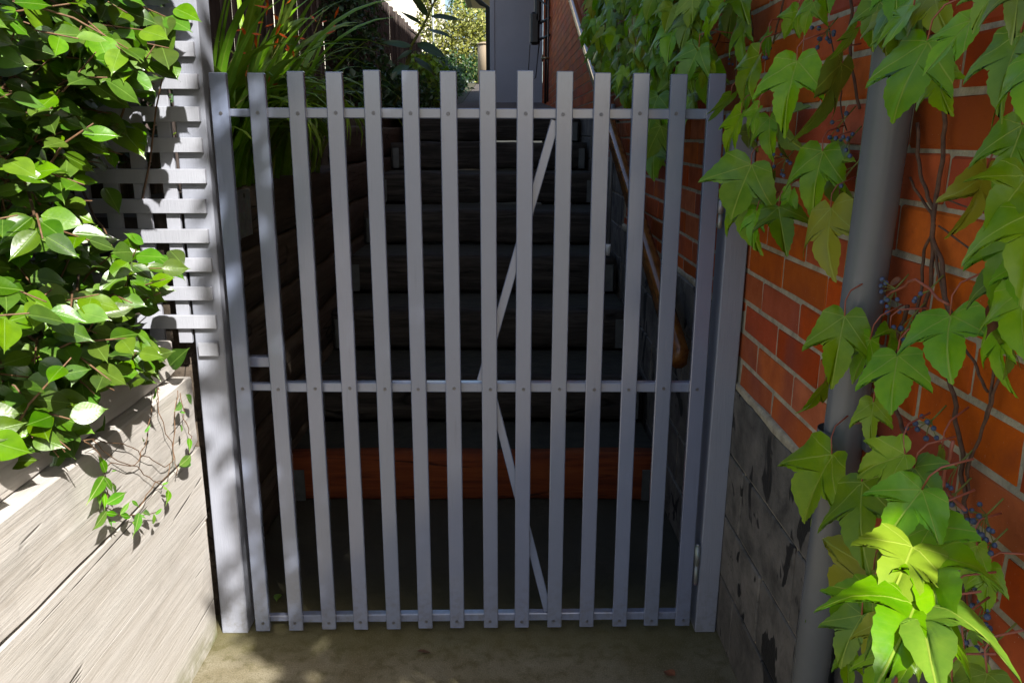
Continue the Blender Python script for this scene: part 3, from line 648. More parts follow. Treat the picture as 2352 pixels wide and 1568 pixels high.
# vine continuing above the frame and along the wall towards the corner
for n in range(420):
    y = U(.98, 3.2); z = U(1.95, 3.6); off = U(.03, .16); L = U(.08, .14); items.append((frame(Vector((WX - off, y, z)), Vector((U(-.4, 0), U(-.4, .3), -1)), Vector((-.8, -.45, .5)) + rv() * .3, L, U(.75, 1.05)), random.randrange(10)))
for n in range(26):
    y = U(.92, 1.26); z = U(.05, .42); off = U(.03, .09); L = U(.08, .12); items.append((frame(Vector((WX - off, y, z)), Vector((U(-.4, 0), U(-.4, .3), -1)), Vector((-.8, -.45, .5)) + rv() * .3, L, U(.75, 1.05)), random.randrange(10)))
leafset(vine, items, IVY, M['ivy'])
mb = MB()
for a, m_, c in petioles: mb.tube([a, (a + m_) / 2 + (m_ - (a + c) / 2) * .35, m_, c], [.0012, .0012, .0013, .0016], 5)
tag(mb.build('petioles', M['petiole'], vine, True), kind='stuff')
def wallpath(pts, off=.012, jit=.004):
    out = []
    for i in range(len(pts) - 1):
        a = atX(*pts[i], WX - off); b_ = atX(*pts[i + 1], WX - off)
        for k in range(5): p = a.lerp(b_, k / 5); out.append(p + Vector((-abs(noise.noise(p * 23)) * .01, noise.noise(p * 31) * jit * 2, noise.noise(p * 17) * jit)))
    out.append(atX(*pts[-1], WX - off)); return out
stems = [([(2106, 285), (2118, 400), (2140, 470), (2150, 520), (2150, 560), (2140, 640), (2125, 720), (2118, 780)], .0042), ([(2172, 255), (2168, 330), (2160, 400), (2150, 450), (2148, 540), (2165, 600), (2175, 680), (2195, 740)], .0046), ([(2150, 560), (2160, 620), (2175, 700), (2185, 760), (2240, 830), (2270, 900)], .003),
         ([(2090, 410), (2130, 470), (2148, 520)], .003), ([(2148, 540), (2120, 600), (2112, 700), (2110, 780)], .0034), ([(2180, 860), (2195, 930), (2208, 1000), (2215, 1090), (2222, 1170), (2225, 1290), (2215, 1400)], .0046), ([(2260, 700), (2290, 780), (2280, 900), (2255, 1010), (2220, 1090)], .003),
         ([(2300, 860), (2270, 960), (2230, 1080), (2218, 1200)], .0028), ([(1960, 0), (1957, 70), (1953, 140), (1975, 250)], .004), ([(1780, 100), (1800, 0)], .003), ([(1905, 60), (1930, 190), (1945, 300)], .002), ([(1990, 330), (2000, 440), (2010, 500)], .002),
         ([(2090, 700), (2060, 790), (2052, 900), (2080, 1000)], .005), ([(2225, 1290), (2240, 1400), (2270, 1500), (2285, 1600)], .004), ([(2160, 455), (2230, 475), (2290, 490)], .0018), ([(2160, 520), (2230, 570), (2290, 610)], .002), ([(1720, -20), (1735, 120), (1730, 240)], .0025), ([(1690, 0), (1640, 120), (1600, 200), (1560, 260), (1545, 330)], .003)]
for pts, r in stems: MB().tube(wallpath(pts), r * .72, 6).build('stem', M['stem'], vine, True)
shoots = [([(2190, 1010), (2170, 1100), (2140, 1200)], .004), ([(2222, 1170), (2170, 1120), (2145, 1150)], .0035), ([(2080, 1440), (2120, 1360), (2160, 1260), (2190, 1180)], .004), ([(2150, 1450), (2180, 1350), (2215, 1250)], .0035), ([(2050, 1600), (2085, 1500), (2110, 1450)], .004), ([(2040, 680), (2110, 640), (2180, 700)], .003)]
for pts, r in shoots: MB().tube(wallpath(pts, .06), r * .65, 6).build('shoot', M['petiole'], vine, True)
berr = [(s7(680, 200), 11), (s7(800, 800), 9), (s7(770, 690), 4), (s7(460, 900), 8), (s7(820, 950), 3), (s7(390, 260), 3), (s7(190, 320), 3), (s7(1115, 380), 4), (s2(990, 70), 12), (s2(1240, 90), 3), (s2(1110, 290), 5), (s2(830, 350), 4), (s2(1260, 1080), 9), (s8(1600, 770), 14), (s8(1450, 660), 5), (s8(1620, 920), 6), (s8(1600, 1200), 12), (s8(1660, 1390), 6), (s8(1500, 1340), 6), (s2(1030, 415), 2), (s8(1460, 520), 2)]
for (px, py), nb in berr:
    c0 = atX(px, py, WX - .045); root = c0 + Vector((.03, .0, .035)); bm_ = MB(); sm_ = MB()
    for k in range(nb):
        c = c0 + Vector((U(-.012, .016), U(-.03, .03), U(-.028, .022))); bm_.ball(c, U(.0034, .0048), 7); sm_.tube([c, (c + c0) / 2 + Vector((.004, 0, .006)), c0 + Vector((.012, 0, .012))], .0007, 4, False)
    sm_.tube([c0 + Vector((.012, 0, .012)), root], .0013, 5); o = sm_.build('berry_cluster', M['stalk'], vine, True); tag(bm_.build('berries', M['berry'], o, True), kind='stuff')
# dead leaves caught in the vine
for (px, py, s_) in ((2015, 945, .05), (2290, 700, .06), (2070, 640, .03)):
    m4 = frame(atX(px, py, WX - .06), Vector((-.3, U(-1, 1), U(-.6, .3))), Vector((-.6, -.4, .5)) + rv() * .6, s_); v, f, uv = LAN[2]; inst('dead_leaf', mesh('dead_leaf', v, f, M['dead'], True, uv), vine, mat4=m4)

# ---------------------------------------------------------------- glossy hedge on the left
hedge = thing('glossy_shrub', 'broad glossy-leaved green shrub spilling over the sleeper wall, dappled with sun', 'shrub', (-1.4, 1.5, .8))
PH = [(-500, -300), (470, -300), (440, 20), (405, 80), (390, 175), (350, 200), (325, 280), (300, 345), (235, 430), (205, 520), (270, 555), (395, 580), (425, 640), (360, 690), (330, 760), (395, 800), (350, 870), (270, 900), (210, 960), (190, 1010), (140, 1075), (90, 1090), (20, 1060), (-500, 1100)]
items = []; twigs = MB(); shoots_ = []
tries = 0; ntw = 0
while ntw < 560 and tries < 14000:
    tries += 1
    tip = Vector((U(-1.75, -.72), U(.85, 2.06), U(.84, 2.35)))
    if tip.x > -.88 and tip.z < .9 and tip.y > 1.9: continue
    p = proj(tip)
    if not p or not inpoly(p[0], p[1], PH): continue
    if tip.y > 2.0 and tip.z < .95: continue
    dr = Vector((U(.25, 1.0), U(-.9, .25), U(-.25, .55))).normalized(); L = U(.16, .30); base = tip - dr * L - Vector((0, 0, .03))
    if base.y > 2.08 or (base.z < .84): continue
    if (tip - CAM).length < 1.36: continue
    ntw += 1; mid = (base + tip) / 2 + Vector((0, 0, .02)); shoots_.append((base - dr * .15, base, mid, tip))
    k = random.randrange(6, 10)
    for j in range(k):
        t = (j + .4) / k; P = base.lerp(mid, t * 2) if t < .5 else mid.lerp(tip, t * 2 - 1)
        sd = dr.cross(Vector((0, 0, 1))).normalized() * (1 if j % 2 else -1)
        d = (dr * U(.3, .9) + sd * U(.5, 1.1) + Vector((0, 0, U(-.75, .1)))).normalized(); Lf = U(.050, .078)
        nrm = Vector((.52, -.75, .72)) + rv() * .40
        e = P + d * Lf
        if e.y > 2.10 or e.z < .70: continue
        pp = proj(P + d * Lf * .8)
        if pp and pp[0] > 0 and not inpoly(pp[0] - 6, pp[1], PH): continue
        if (P - CAM).length < 1.32: continue
        items.append((frame(P + d * .008, d, nrm, Lf, U(.9, 1.12)), random.randrange(9)))
for n in range(75):
    y = U(1.05, 1.95); base = Vector((U(-1.02, -.92), y, U(.95, 1.06))); tip = Vector((U(-.86, -.78), y - U(-.02, .14), U(.74, .98))); p = proj(tip)
    if not p or not inpoly(p[0], p[1], PH): continue
    shoots_.append((base - Vector((.15, 0, 0)), base, (base + tip) / 2 + Vector((0, 0, .05)), tip)); dr = (tip - base).normalized()
    for j in range(7):
        t = (j + 1) / 7; P = base.lerp(tip, t) + Vector((0, 0, .2 * t * (1 - t))); sd = Vector((.2, 1, 0)).normalized() * (1 if j % 2 else -1); d = (dr * U(.3, .9) + sd * U(.4, 1.0) + Vector((.1, 0, U(-.7, .1)))).normalized(); Lf = U(.06, .09); e = P + d * Lf; pp = proj(e)
        if e.x < -.80 and e.z < .90 and e.x < -.85: continue
        if pp and not inpoly(pp[0], pp[1] - 10, PH): continue
        items.append((frame(P, d, Vector((.6, -.7, .65)) + rv() * .35, Lf, U(.95, 1.15)), random.randrange(9)))
# a denser dark inside
for n in range(1000):
    P = Vector((U(-1.9, -1.05), U(.8, 2.03), U(.84, 2.4))); pp = proj(P)
    if pp and pp[0] > 0 and not inpoly(pp[0] + 70, pp[1] + 10, PH): continue
    if (P - CAM).length < 1.25: continue
    items.append((frame(P, Vector((U(-.3, 1), U(-1, .4), U(-1, .1))), Vector((.3, -.4, .8)) + rv() * .6, U(.058, .085)), random.randrange(9)))
# sprays that hang over the sleepers and in front of the lattice (base px, tip px, depth)
for (bx, by, tx, ty, Y) in [(300, 640, 355, 610, 1.9), (290, 600, 300, 540, 1.9), (360, 590, 430, 640, 1.92), (250, 640, 350, 690, 1.86), (330, 640, 365, 660, 1.88), (330, 560, 285, 535, 1.9), (235, 600, 310, 640, 1.85), (390, 575, 425, 610, 1.9), (275, 740, 210, 720, 1.8), (235, 690, 300, 745, 1.8),
                            (370, 850, 310, 820, 1.95), (300, 800, 375, 870, 1.93), (390, 840, 430, 800, 1.97), (250, 860, 290, 930, 1.85), (60, 1000, 45, 1090, 1.45), (100, 1000, 170, 1050, 1.5), (120, 960, 215, 990, 1.55), (140, 1020, 120, 1090, 1.5), (160, 990, 175, 1050, 1.52), (30, 980, 10, 1090, 1.4), (200, 940, 240, 1000, 1.7), (70, 950, 45, 1030, 1.42),
                            (390, 130, 410, 180, 1.95), (370, 130, 400, 60, 1.9), (300, 300, 340, 335, 1.95), (265, 285, 335, 360, 1.93), (240, 430, 280, 490, 1.93), (380, 40, 440, 70, 1.9), (400, 20, 465, 45, 1.92)]:
    B = atY(bx, by, Y); T = atY(tx, ty, Y - .03); items.append((frame(B, T - B, Vector((.5, -.7, .6)) + rv() * .2, (T - B).length, 1.05), random.randrange(9)))
PT = [(120, -120), (440, -120), (425, 40), (395, 170), (345, 195), (320, 290), (290, 335), (215, 400), (150, 300)]
nt = 0
while nt < 42:
    tip = Vector((U(-1.25, -.72), U(1.62, 2.03), U(1.45, 2.1))); p = proj(tip)
    if not p or not inpoly(p[0], p[1], PT): continue
    nt += 1; dr = Vector((U(.5, 1), U(-.4, .2), U(-.45, .25))).normalized(); base = tip - dr * U(.18, .28); base.y = min(base.y, 2.06); shoots_.append((base - dr * .1, base, (base + tip) / 2 + Vector((0, 0, .015)), tip))
    for j in range(8):
        P = base.lerp(tip, (j + .5) / 8); sd = dr.cross(Vector((0, 0, 1))).normalized() * (1 if j % 2 else -1); d = (dr * U(.3, .9) + sd * U(.4, 1.0) + Vector((0, 0, U(-.8, .1)))).normalized(); Lf = U(.06, .092); e = P + d * Lf
        pp = proj(e)
        if e.y > 2.10 or not inpoly(pp[0], pp[1], PT): continue
        items.append((frame(P, d, Vector((.52, -.75, .72)) + rv() * .45, Lf, U(.95, 1.15)), random.randrange(9)))
for n in range(95):
    P = Vector((U(-1.05, -.68), U(1.55, 1.98), U(1.90, 2.3)))
    if P.x > -.70 and P.z < 1.95: continue
    items.append((frame(P, Vector((U(-.2, 1), U(-1, .3), U(-1, .1))), Vector((.5, -.7, .8)) + rv() * .4, U(.07, .105)), random.randrange(9)))
leafset(hedge, items, OVA, M['hedge'])
for i, (a, b_, c, d) in enumerate(shoots_): twigs.tube([a, b_, c, d], [.0034, .0028, .0022, .0012], 5)
tag(twigs.build('twigs', M['twig'], hedge, True), kind='stuff')
for (a, b_, c) in (((-1.9, 1.6, .8), (-1.6, 1.55, 1.3), (-1.3, 1.4, 1.75)), ((-1.8, 1.2, .8), (-1.5, 1.2, 1.5), (-1.2, 1.15, 1.9)), ((-1.85, 1.8, .8), (-1.45, 1.8, 1.2), (-1.1, 1.8, 1.45)), ((-1.7, 1.4, .8), (-1.4, 1.45, 1.0), (-1.1, 1.5, 1.12))): MB().tube([a, b_, c], [.016, .011, .006], 8).build('branch', M['twig'], hedge, True)
# ---------------------------------------------------------------- little trailing vine on the sleepers
tv = thing('trailing_vine', 'small bright green trailing vine hanging down the sunlit sleepers', 'vine', (-.85, 1.9, .6))
def s3(x, y): return (x / 2.351 * .9408, (1000 + y / 2.351) * .9408)
items = []
for (bx, by, tx, ty, o) in [(600, 380, 515, 520, .03), (595, 385, 665, 485, .035), (605, 360, 585, 265, .03), (595, 470, 605, 575, .03), (610, 540, 750, 465, .04), (610, 580, 540, 695, .04), (605, 590, 690, 605, .04), (690, 600, 755, 520, .04), (755, 520, 805, 560, .035), (800, 590, 775, 715, .045), (800, 600, 845, 625, .04), (690, 605, 770, 615, .04), (880, 655, 890, 590, .035),
                            (890, 600, 940, 562, .035), (970, 460, 960, 535, .03), (930, 430, 975, 412, .03), (935, 440, 970, 465, .03), (1030, 320, 1120, 255, .03), (1085, 160, 1090, 235, .03), (1085, 290, 1035, 330, .02), (640, 640, 670, 645, .03), (660, 480, 660, 420, .03), (640, 350, 670, 350, .03), (830, 130, 870, 85, .03), (820, 180, 825, 150, .02), (1040, 85, 1045, 130, .03), (560, 480, 580, 560, .02), (1030, 10, 1070, 20, .03), (1040, -40, 1010, 10, .03), (880, -60, 900, -120, .03), (1100, -40, 1070, -90, .03), (760, 640, 800, 690, .03), (860, 600, 830, 575, .03), (620, 620, 650, 680, .025)]:
    B = atX(*s3(bx, by), FX + o); T = atX(*s3(tx, ty), FX + o + .012); items.append((frame(B, T - B, Vector((.8, -.35, .5)) + rv() * .35, (T - B).length * 1.05, .85), random.randrange(5)))
leafset(tv, items, LAN, M['small'])
for pts in ([(1010, -120), (1000, 60), (985, 280), (940, 330), (800, 250), (700, 190), (480, 175)], [(600, 340), (640, 300), (760, 320), (820, 200), (860, 20), (870, -100)], [(970, 300), (960, 380), (880, 420), (800, 560)], [(1030, -100), (1050, 60), (1090, 150), (1080, 250), (1030, 320)], [(480, 175), (560, 260), (600, 380), (600, 560), (700, 610), (800, 600), (900, 590)], [(520, 180), (640, 270), (770, 330), (870, 410), (930, 430)], [(900, -140), (905, 20), (990, 240), (1010, 380)]):
    P = []
    for i in range(len(pts) - 1):
        a = atX(*s3(*pts[i]), FX + .015); b_ = atX(*s3(*pts[i + 1]), FX + .015)
        for k in range(4): q = a.lerp(b_, k / 4); P.append(q + Vector((abs(noise.noise(q * 19)) * .015, noise.noise(q * 25) * .008, noise.noise(q * 21) * .008)))
    P.append(atX(*s3(*pts[-1]), FX + .015)); MB().tube(P, .0011, 5).build('stem', M['twig'], tv, True)

# ---------------------------------------------------------------- planting behind the gate
def strap(L, w, lean, az, arch, seed, n=11):
    rs = random.Random(seed); v = []; f = []; uv = []; p = Vector((0, 0, 0)); el = math.pi / 2 - lean; hd = Vector((math.cos(az), math.sin(az), 0)); sd = Vector((-hd.y, hd.x, 0)); tw = rs.uniform(-.8, .8)
    for i in range(n + 1):
        t = i / n; ww = w * (1 - t ** 3) * (.6 + .4 * min(1, t * 4)) + .0004; tan = hd * math.cos(el) + Vector((0, 0, math.sin(el))); nn = tan.cross(sd)
        s_ = sd * math.cos(tw * t) + nn * math.sin(tw * t)
        v += [p - s_ * ww, p + nn * ww * .25, p + s_ * ww]; uv += [(-ww / w * .1, -t), (0, -t), (ww / w * .1, -t)]
        p = p + tan * (L / n); el -= arch / n * (0.3 + 1.8 * t)
    for i in range(n):
        for j in range(2): a = i * 3 + j; f.append([a, a + 1, a + 4, a + 3])
    return v, f, uv
STR = [strap(1.0, .014 + .006 * (i % 3), .08 + .06 * (i % 5), 0, .5 + .40 * (i % 8), i) for i in range(16)]
for ci, (cx, cy, cz, nl, lab) in enumerate(((-1.0, 2.84, 1.24, 66, 'strap-leaved clump with orange flower spikes nearest the gate'), (-1.0, 3.15, 1.26, 60, 'strap-leaved clump with arching leaves in the middle of the raised bed'), (-.99, 3.75, 1.28, 52, 'strap-leaved clump farthest from the gate, drooping over the steps'))):
    pl = thing('strap_leaf_plant', lab, 'plant', (cx, cy, cz), 'strap-leaved clumps in the raised bed')
    shared = {}
    for k in range(nl):
        vi = random.randrange(16); az = U(-.75, 1.3) if ci == 0 else U(-1.4, 1.3) if random.random() < .8 else U(0, 6.28); Ls = U(.5, .85) if vi % 8 > 3 else U(.5, .98)
        if vi not in shared: v, f, uv = STR[vi]; shared[vi] = mesh('leaf', v, f, M['strap'], True, uv)
        m4 = Matrix.Translation(Vector((cx + U(-.07, .09), cy + U(-.2, .2), cz))) @ Matrix.Rotation(az, 4, 'Z') @ Matrix.Diagonal((Ls, U(.8, 1.3), Ls, 1)); inst('leaf', shared[vi], pl, mat4=m4)
    for (px, py) in (((598, 35), (575, 75), (595, 195)), ((655, 78), (645, 22)), ((745, 20),))[ci]:
        a = Vector((cx + U(-.08, .08), cy + U(-.12, .12), cz)); T = atY(px, py, cy - .02); mid = a.lerp(T, .6) + Vector((-.03, 0, .05))
        st = MB().tube([a, mid, T], [.003, .0025, .0015], 5).build('flower_stalk', M['stalk'], pl, True)
        fm = MB()
        for q in range(7):
            P = T + Vector((U(-.045, .045), U(-.045, .045), U(-.10, .035))); d = (rv() + Vector((0, 0, .4))).normalized(); s_ = d.orthogonal().normalized() * .006; L = U(.03, .06)
            fm.add([P, P + d * L * .55 + s_, P + d * L, P + d * L * .55 - s_], [[0, 1, 2, 3]])
        tag(fm.build('flower', M['orange'], st), kind='stuff')

def cloud(parent, name, center, rad, n, size, mat, seed=1, nrm=(0, -.3, .8), clumps=14, ok=None, spread=.6):
    rs = np.random.RandomState(seed); V = []; F = []; UVs = []; cl = []
    for i in range(clumps):
        d = rs.normal(size=3); d /= np.linalg.norm(d); cl.append(np.array(center) + d * np.array(rad) * rs.uniform(.3, .85))
    cnt = 0
    while cnt < n:
        if rs.rand() < .75: c = cl[rs.randint(clumps)]; p = c + rs.normal(size=3) * np.array(rad) * .3 * spread / .6
        else: d = rs.normal(size=3); d /= np.linalg.norm(d); p = np.array(center) + d * np.array(rad) * rs.uniform(.2, 1) ** .5
        e = ((p - np.array(center)) / np.array(rad)); P = Vector(p)
        if e @ e > 1.25 or (ok and not ok(P)): 
            cnt += .02; continue
        cnt += 1; d = Vector(rs.normal(size=3)); d.z -= .5; nn = Vector(nrm) + Vector(rs.normal(size=3)) * .5
        m4 = frame(P, d, nn, size * rs.uniform(.7, 1.3)); v, f, uv = TINY[rs.randint(6)]; o = len(V); V += [m4 @ a for a in v]; F += [[q + o for q in ff] for ff in f]; UVs += uv
    return tag(inst(name, mesh(name, V, F, mat, True, UVs), parent), kind='stuff')

# paling fence
pf = thing('paling_fence', 'dark timber paling fence running back along the left of the garden', 'fence', (-1.36, 6, 1.2))
pm = []
for i in range(4):
    mb = MB(); mb.box((0, -.049, 0), (.016, .049, 1.58 + .01 * i), .003); pm.append(mesh('paling', mb.v, mb.f, M['paling']))
for i in range(119): inst('paling', pm[i % 4], pf, loc=(-1.36 + (0.012 if i % 2 else 0) + U(-.004, .004), 2.3 + .094 * i, 1.2 + .001 * i + U(-.01, .01)))
mb = MB(); mb.box((-1.41, 2.3, 1.5), (-1.365, 13.5, 1.58)); mb.build('fence_rail', M['paling'], pf); mb = MB(); mb.box((-1.41, 2.3, 2.4), (-1.365, 13.5, 2.48)); mb.build('fence_rail', M['paling'], pf)
cr = thing('fence_creeper', 'dense dark small-leaved creeper growing over the paling fence', 'creeper', (-1.2, 7, 1.6))
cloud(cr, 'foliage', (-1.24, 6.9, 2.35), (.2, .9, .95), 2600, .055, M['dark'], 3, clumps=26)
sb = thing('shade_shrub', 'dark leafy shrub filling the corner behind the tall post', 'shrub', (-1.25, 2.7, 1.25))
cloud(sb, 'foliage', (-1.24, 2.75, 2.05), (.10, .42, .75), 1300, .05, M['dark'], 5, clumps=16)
lo = thing('low_border_plants', 'low dark green border plants along the left edge of the deck path', 'plants', (-1.0, 9, 1.6))
cloud(lo, 'foliage', (-1.04, 8.6, 1.80), (.24, 2.6, .34), 2600, .075, M['dark'], 8, clumps=34)
fb = thing('far_border_plants', 'dark border plants at the far left end of the deck path', 'plants', (-1.2, 17.5, 2.2))
cloud(fb, 'foliage', (-1.3, 17.5, 2.4), (.45, 5.0, .5), 3600, .13, M['dark'], 28, clumps=40)
lb = thing('leafy_bush', 'mid green bush beside the deck path below the tall leafy stalk', 'bush', (-.98, 10.5, 1.75))
cloud(lb, 'foliage', (-1.02, 10.6, 1.98), (.3, .9, .45), 1100, .10, M['strap'], 9, clumps=16)
# tall ginger-like stalk
gp = thing('tall_leafy_stalk', 'tall leaning stalk with long dark pointed leaves above the gate', 'plant', (-.98, 7.0, 1.6))
G = [atY(930, 175, 7.0), atY(945, 105, 6.95), atY(972, 60, 6.9), atY(1000, 0, 6.85), atY(1018, -60, 6.8)]
MB().tube([Vector((-.98, 7.0, 1.6))] + G, [.014, .013, .012, .010, .008, .005], 7).build('stalk', M['stalk'], gp, True)
shared = {}
for i, (bx, by, tx, ty) in enumerate([(975, 62, 905, -3 + 18), (983, 40, 930, -40), (994, 22, 962, -60), (990, 38, 1062, 42), (978, 66, 1050, 88), (962, 88, 925, 55), (958, 100, 1030, 130), (945, 108, 870, 90), (1000, 5, 1040, -50), (948, 115, 905, 140), (950, 130, 1005, 175), (940, 150, 890, 175)]):
    vi = i % 3
    if vi not in shared: v, f, uv = BIGL[vi]; shared[vi] = mesh('leaf', v, f, M['dark'], True, uv)
    B = atY(bx, by, 6.93); T = atY(tx, ty, 6.85 + U(-.15, .1)); inst('leaf', shared[vi], gp, mat4=frame(B, T - B, Vector((0, -.45, .8)) + rv() * .3, (T - B).length, 1.15))

# ---------------------------------------------------------------- far end of the side path
wing = thing('grey_rear_wing', 'blue-grey clad wall projecting from the house at the end of the path', 'house wing', (.1, 15.1, 1.9))
mb = MB(); mb.box((-.20, 15.02, 1.95), (.646, 15.6, 5.4)); mb.build('wall', M['panel'], wing); mb = MB(); mb.box((-.285, 15.0, 1.95), (-.203, 15.3, 5.4), .004); mb.build('corner_board', M['panel'], wing)
mb = MB(); mb.box((.12, 14.985, 3.92), (.646, 15.015, 3.99)); mb.build('cover_strip', M['black'], wing)
mb = MB(); mb.box((-.72, 15.3, 4.05), (-.30, 18.5, 4.10)); mb.build('soffit', M['soffit'], wing); mb = MB(); mb.tube([(-.78, 15.3, 4.15), (-.74, 15.4, 3.98), (-.45, 15.5, 3.72), (-.33, 15.6, 3.66), (-.32, 15.6, 2.0)], .045, 8); mb.build('gutter_pipe', M['gutter'], wing, True); mb = MB(); mb.box((-.84, 15.25, 4.06), (-.72, 18.5, 4.18), .01); mb.build('gutter', M['gutter'], wing)
gm = thing('gas_meter_pipework', 'black gas meter and pipes on the brick wall by the grey wing', 'pipework', (.55, 12.8, 2))
def pw(name, pts, r, mat='black'): MB().tube(pts, r, 7).build(name, M[mat], gm, True)
yq = 12.8
pw('pipe', [(.60, yq, 1.9), (.60, yq, 4.2)], .018); pw('pipe', [(.50, yq, 3.05), (.62, yq - .6, 3.05)], .02); pw('pipe', [(.50, yq, 2.82), (.62, yq - .6, 2.82)], .02); pw('pipe', [(.60, yq - .7, 4.0), (.60, yq - .7, 2.5), (.60, yq - .7, 1.9)], .014); pw('pipe', [(.47, yq, 3.4), (.62, yq - .5, 3.2)], .014)
mb = MB(); mb.box((.42, yq - .1, 3.05), (.52, yq + .12, 3.9), .03); mb.build('meter', M['black'], gm); mb = MB(); mb.box((.36, yq - .1, 2.75), (.50, yq + .1, 3.2), .03); mb.build('regulator', M['black'], gm)
pw('hose', [(.36, yq, 2.75), (.34, yq, 2.4), (.38, yq, 2.22), (.45, yq, 2.28), (.50, yq, 2.8)], .009); mb = MB(); mb.tube([(.50, yq - .7, 2.50), (.62, yq - .7, 2.50)], .02, 7); mb.tube([(.52, yq - .74, 2.54), (.52, yq - .66, 2.46)], .012, 6); mb.build('tap', M['brass'], gm, True)
bn = thing('beige_tank', 'small beige cylindrical tank standing at the end of the path', 'tank', (-.42, 22, 2.7))
mb = MB(); mb.tube([(-.46, 22, 2.68), (-.46, 22, 3.62), (-.46, 22, 3.66)], [.28, .28, .26], 20); mb.build('body', M['bin'], bn, True); mb = MB(); mb.tube([(-.46, 22, 3.661), (-.46, 22, 3.69), (-.46, 22, 3.72)], [.30, .30, .2], 20); mb.build('lid', M['bin'], bn, True); mb = MB(); mb.box((-.44, 21.705, 3.38), (-.32, 21.73, 3.50)); mb.build('label_plate', M['white'], bn)
hb = thing('clipped_back_hedge', 'sunlit yellow-green hedge across the end of the back garden', 'hedge', (-1.4, 26, 2.8))
cloud(hb, 'foliage', (-1.2, 26, 4.0), (1.15, .8, 1.25), 5200, .12, M['pale'], 11, clumps=46, spread=.5, nrm=(.2, -.7, .5))
hv2 = thing('tall_creeper', 'sunlit pale creeper climbing behind the tall stalk', 'creeper', (-2.6, 25, 2.8))
cloud(hv2, 'foliage', (-2.28, 25.2, 5.2), (.34, .4, 1.9), 1500, .12, M['pale'], 12, clumps=18, nrm=(.2, -.7, .5))
bt_ = thing('bright_tree', 'bright green tree behind the back hedge', 'tree', (-.9, 29, 2.9))
MB().tube([(-.9, 29, 2.8), (-.9, 29, 4.6), (-.7, 29, 5.8)], [.14, .10, .05], 8).build('trunk', M['trunk'], bt_, True); cloud(bt_, 'crown', (-1.1, 29, 6.35), (.95, 1.0, 1.15), 3000, .14, M['bright'], 13, clumps=26, nrm=(.2, -.6, .7))
gb = thing('garden_hedge_mass', 'dark green shrub at the foot of the back hedge', 'shrub', (-1.4, 23.5, 2.8)); cloud(gb, 'foliage', (-1.35, 23.6, 3.15), (1.3, .5, .5), 1800, .11, M['dark'], 14, clumps=20)
ln = thing('clothes_line', 'white clothes line arm above the back hedge', 'clothes line', (-1.4, 24.6, 2.8))
mb = MB(); mb.tube([(-2.1, 24.6, 5.28), (-.6, 24.6, 5.26)], .035, 6); mb.build('arm', M['white'], ln, True); mb = MB(); mb.tube([(-2.1, 24.7, 2.8), (-2.1, 24.6, 5.28)], .03, 6); mb.build('pole', M['galv'], ln, True)
nw = thing('neighbour_house', 'sunlit cream rendered neighbouring house beyond the fence', 'house', (-7, 33, 3)); mb = MB(); mb.box((-12, 33, 2.8), (-2.7, 38, 9.5)); mb.build('wall', M['cream'], nw)
mb = MB(); mb.add([(-12.5, 32.5, 9.5), (-3.1, 32.5, 9.5), (-5.5, 35.5, 11.5), (-10, 35.5, 11.5), (-12.5, 38.5, 9.5), (-3.1, 38.5, 9.5)], [[0, 1, 2, 3], [1, 5, 2], [5, 4, 3, 2], [4, 0, 3], [0, 4, 5, 1]]); mb.build('roof', M['roof'], nw)

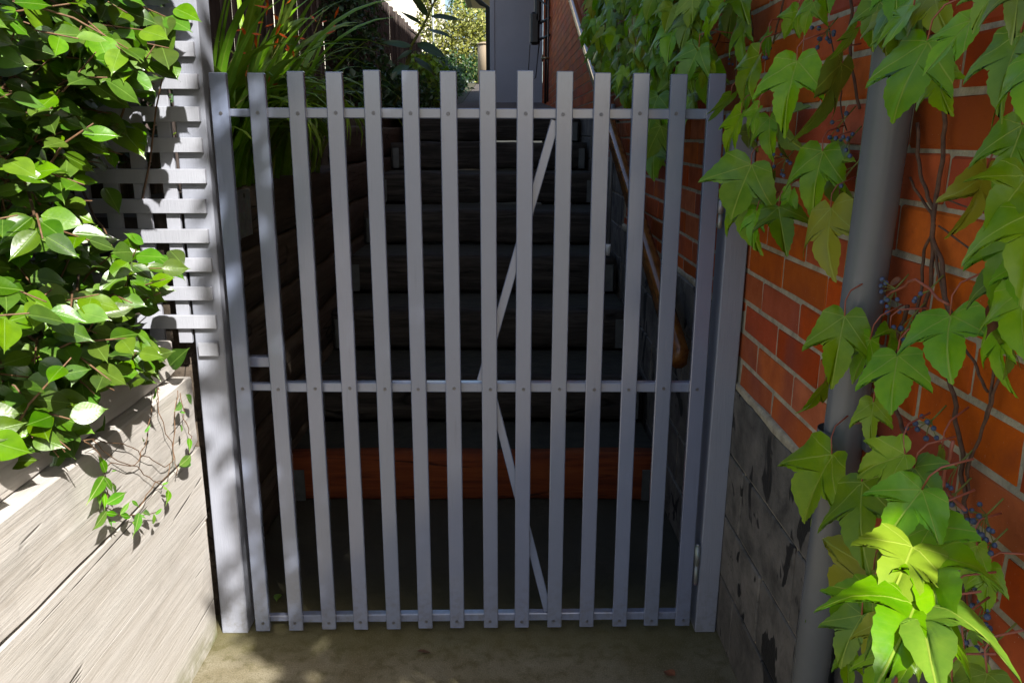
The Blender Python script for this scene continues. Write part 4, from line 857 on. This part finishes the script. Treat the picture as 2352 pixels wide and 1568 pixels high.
# ---------------------------------------------------------------- tree beyond the house corner that shades the gate
tr = thing('garden_tree', 'columnar leafy tree by the house corner, shading the gate', 'tree', (1.5, -.5, 0))
MB().tube([(1.5, -.5, 0), (1.5, -.5, 1.6), (1.48, -.52, 3.2), (1.5, -.5, 4.8)], [.09, .075, .05, .02], 10).build('trunk', M['trunk'], tr, True)
for i in range(9): z = 1.1 + .42 * i; a = i * 2.4; MB().tube([(1.5, -.5, z), (1.5 + .25 * math.cos(a), -.5 + .25 * math.sin(a), z + .22), (1.5 + .42 * math.cos(a), -.5 + .42 * math.sin(a), z + .5)], [.028, .018, .008], 6).build('branch', M['trunk'], tr, True)
rs = np.random.RandomState(4); V = []; F = []; UVs = []
TC = Vector((1.55, -.52, 0))
GAPS = [(atX(*s8(px, py), WX - o), r) for px, py, o, r in ((1235, 1000, .25, .060), (1200, 905, .23, .045), (1250, 1290, .28, .065), (1330, 1340, .27, .055), (1420, 1160, .23, .045), (1335, 715, .17, .03))]
for i in range(13500):
    z = rs.uniform(.35, 5.3); a = rs.uniform(0, 6.283); edge = (.685 if z < 4.6 else .57) + .10 * noise.noise(Vector((math.cos(a) * 1.6, math.sin(a) * 1.6, z * 1.9))) + .10 * noise.noise(Vector((math.cos(a) * 4, math.sin(a) * 4, z * 4.5)))
    r = edge * rs.uniform(0, 1) ** .5; P = Vector((TC.x + r * math.cos(a), TC.y + r * math.sin(a), z))
    if any(((P - T) - SUN * (P - T).dot(SUN)).length < r_ + .035 for T, r_ in GAPS): continue      # crown shaped: leaves left out along sun rays to light chosen vine leaves
    m4 = frame(P, Vector(rs.normal(size=3)) + Vector((0, 0, -.4)), SUN + Vector(rs.normal(size=3)) * .7, rs.uniform(.08, .125), 1.1); v, f, uv = TINY[rs.randint(6)]; o = len(V); V += [m4 @ q for q in v]; F += [[q + o for q in ff] for ff in f]; UVs += uv
tag(inst('crown', mesh('crown', V, F, M['shade'], True, UVs), tr), kind='stuff')

# ---------------------------------------------------------------- a few fallen leaves on the concrete
for (px, py, lab, mt) in ((958, 1500, 'dark shrivelled leaf lying on the concrete in front of the gate', 'twig'), (1550, 1556, 'orange brown dead leaf on the concrete at the right edge', 'dead'), (640, 1368, 'yellow fallen leaf just inside the gate beside the leftmost slats', 'strap')):
    d_ = ray(px, py); P = CAM + d_ * ((.004 - CAM.z) / d_.z); v, f, uv = OVA[int(px) % 9]
    o = inst('fallen_leaf', mesh('fallen_leaf', [a * .045 for a in v], f, M[mt], True, uv), None, loc=P + Vector((0, 0, .008))); o.rotation_euler = (U(-.3, .3), U(-.3, .3), U(0, 6)); tag(o, lab, 'leaf', 'fallen leaves')
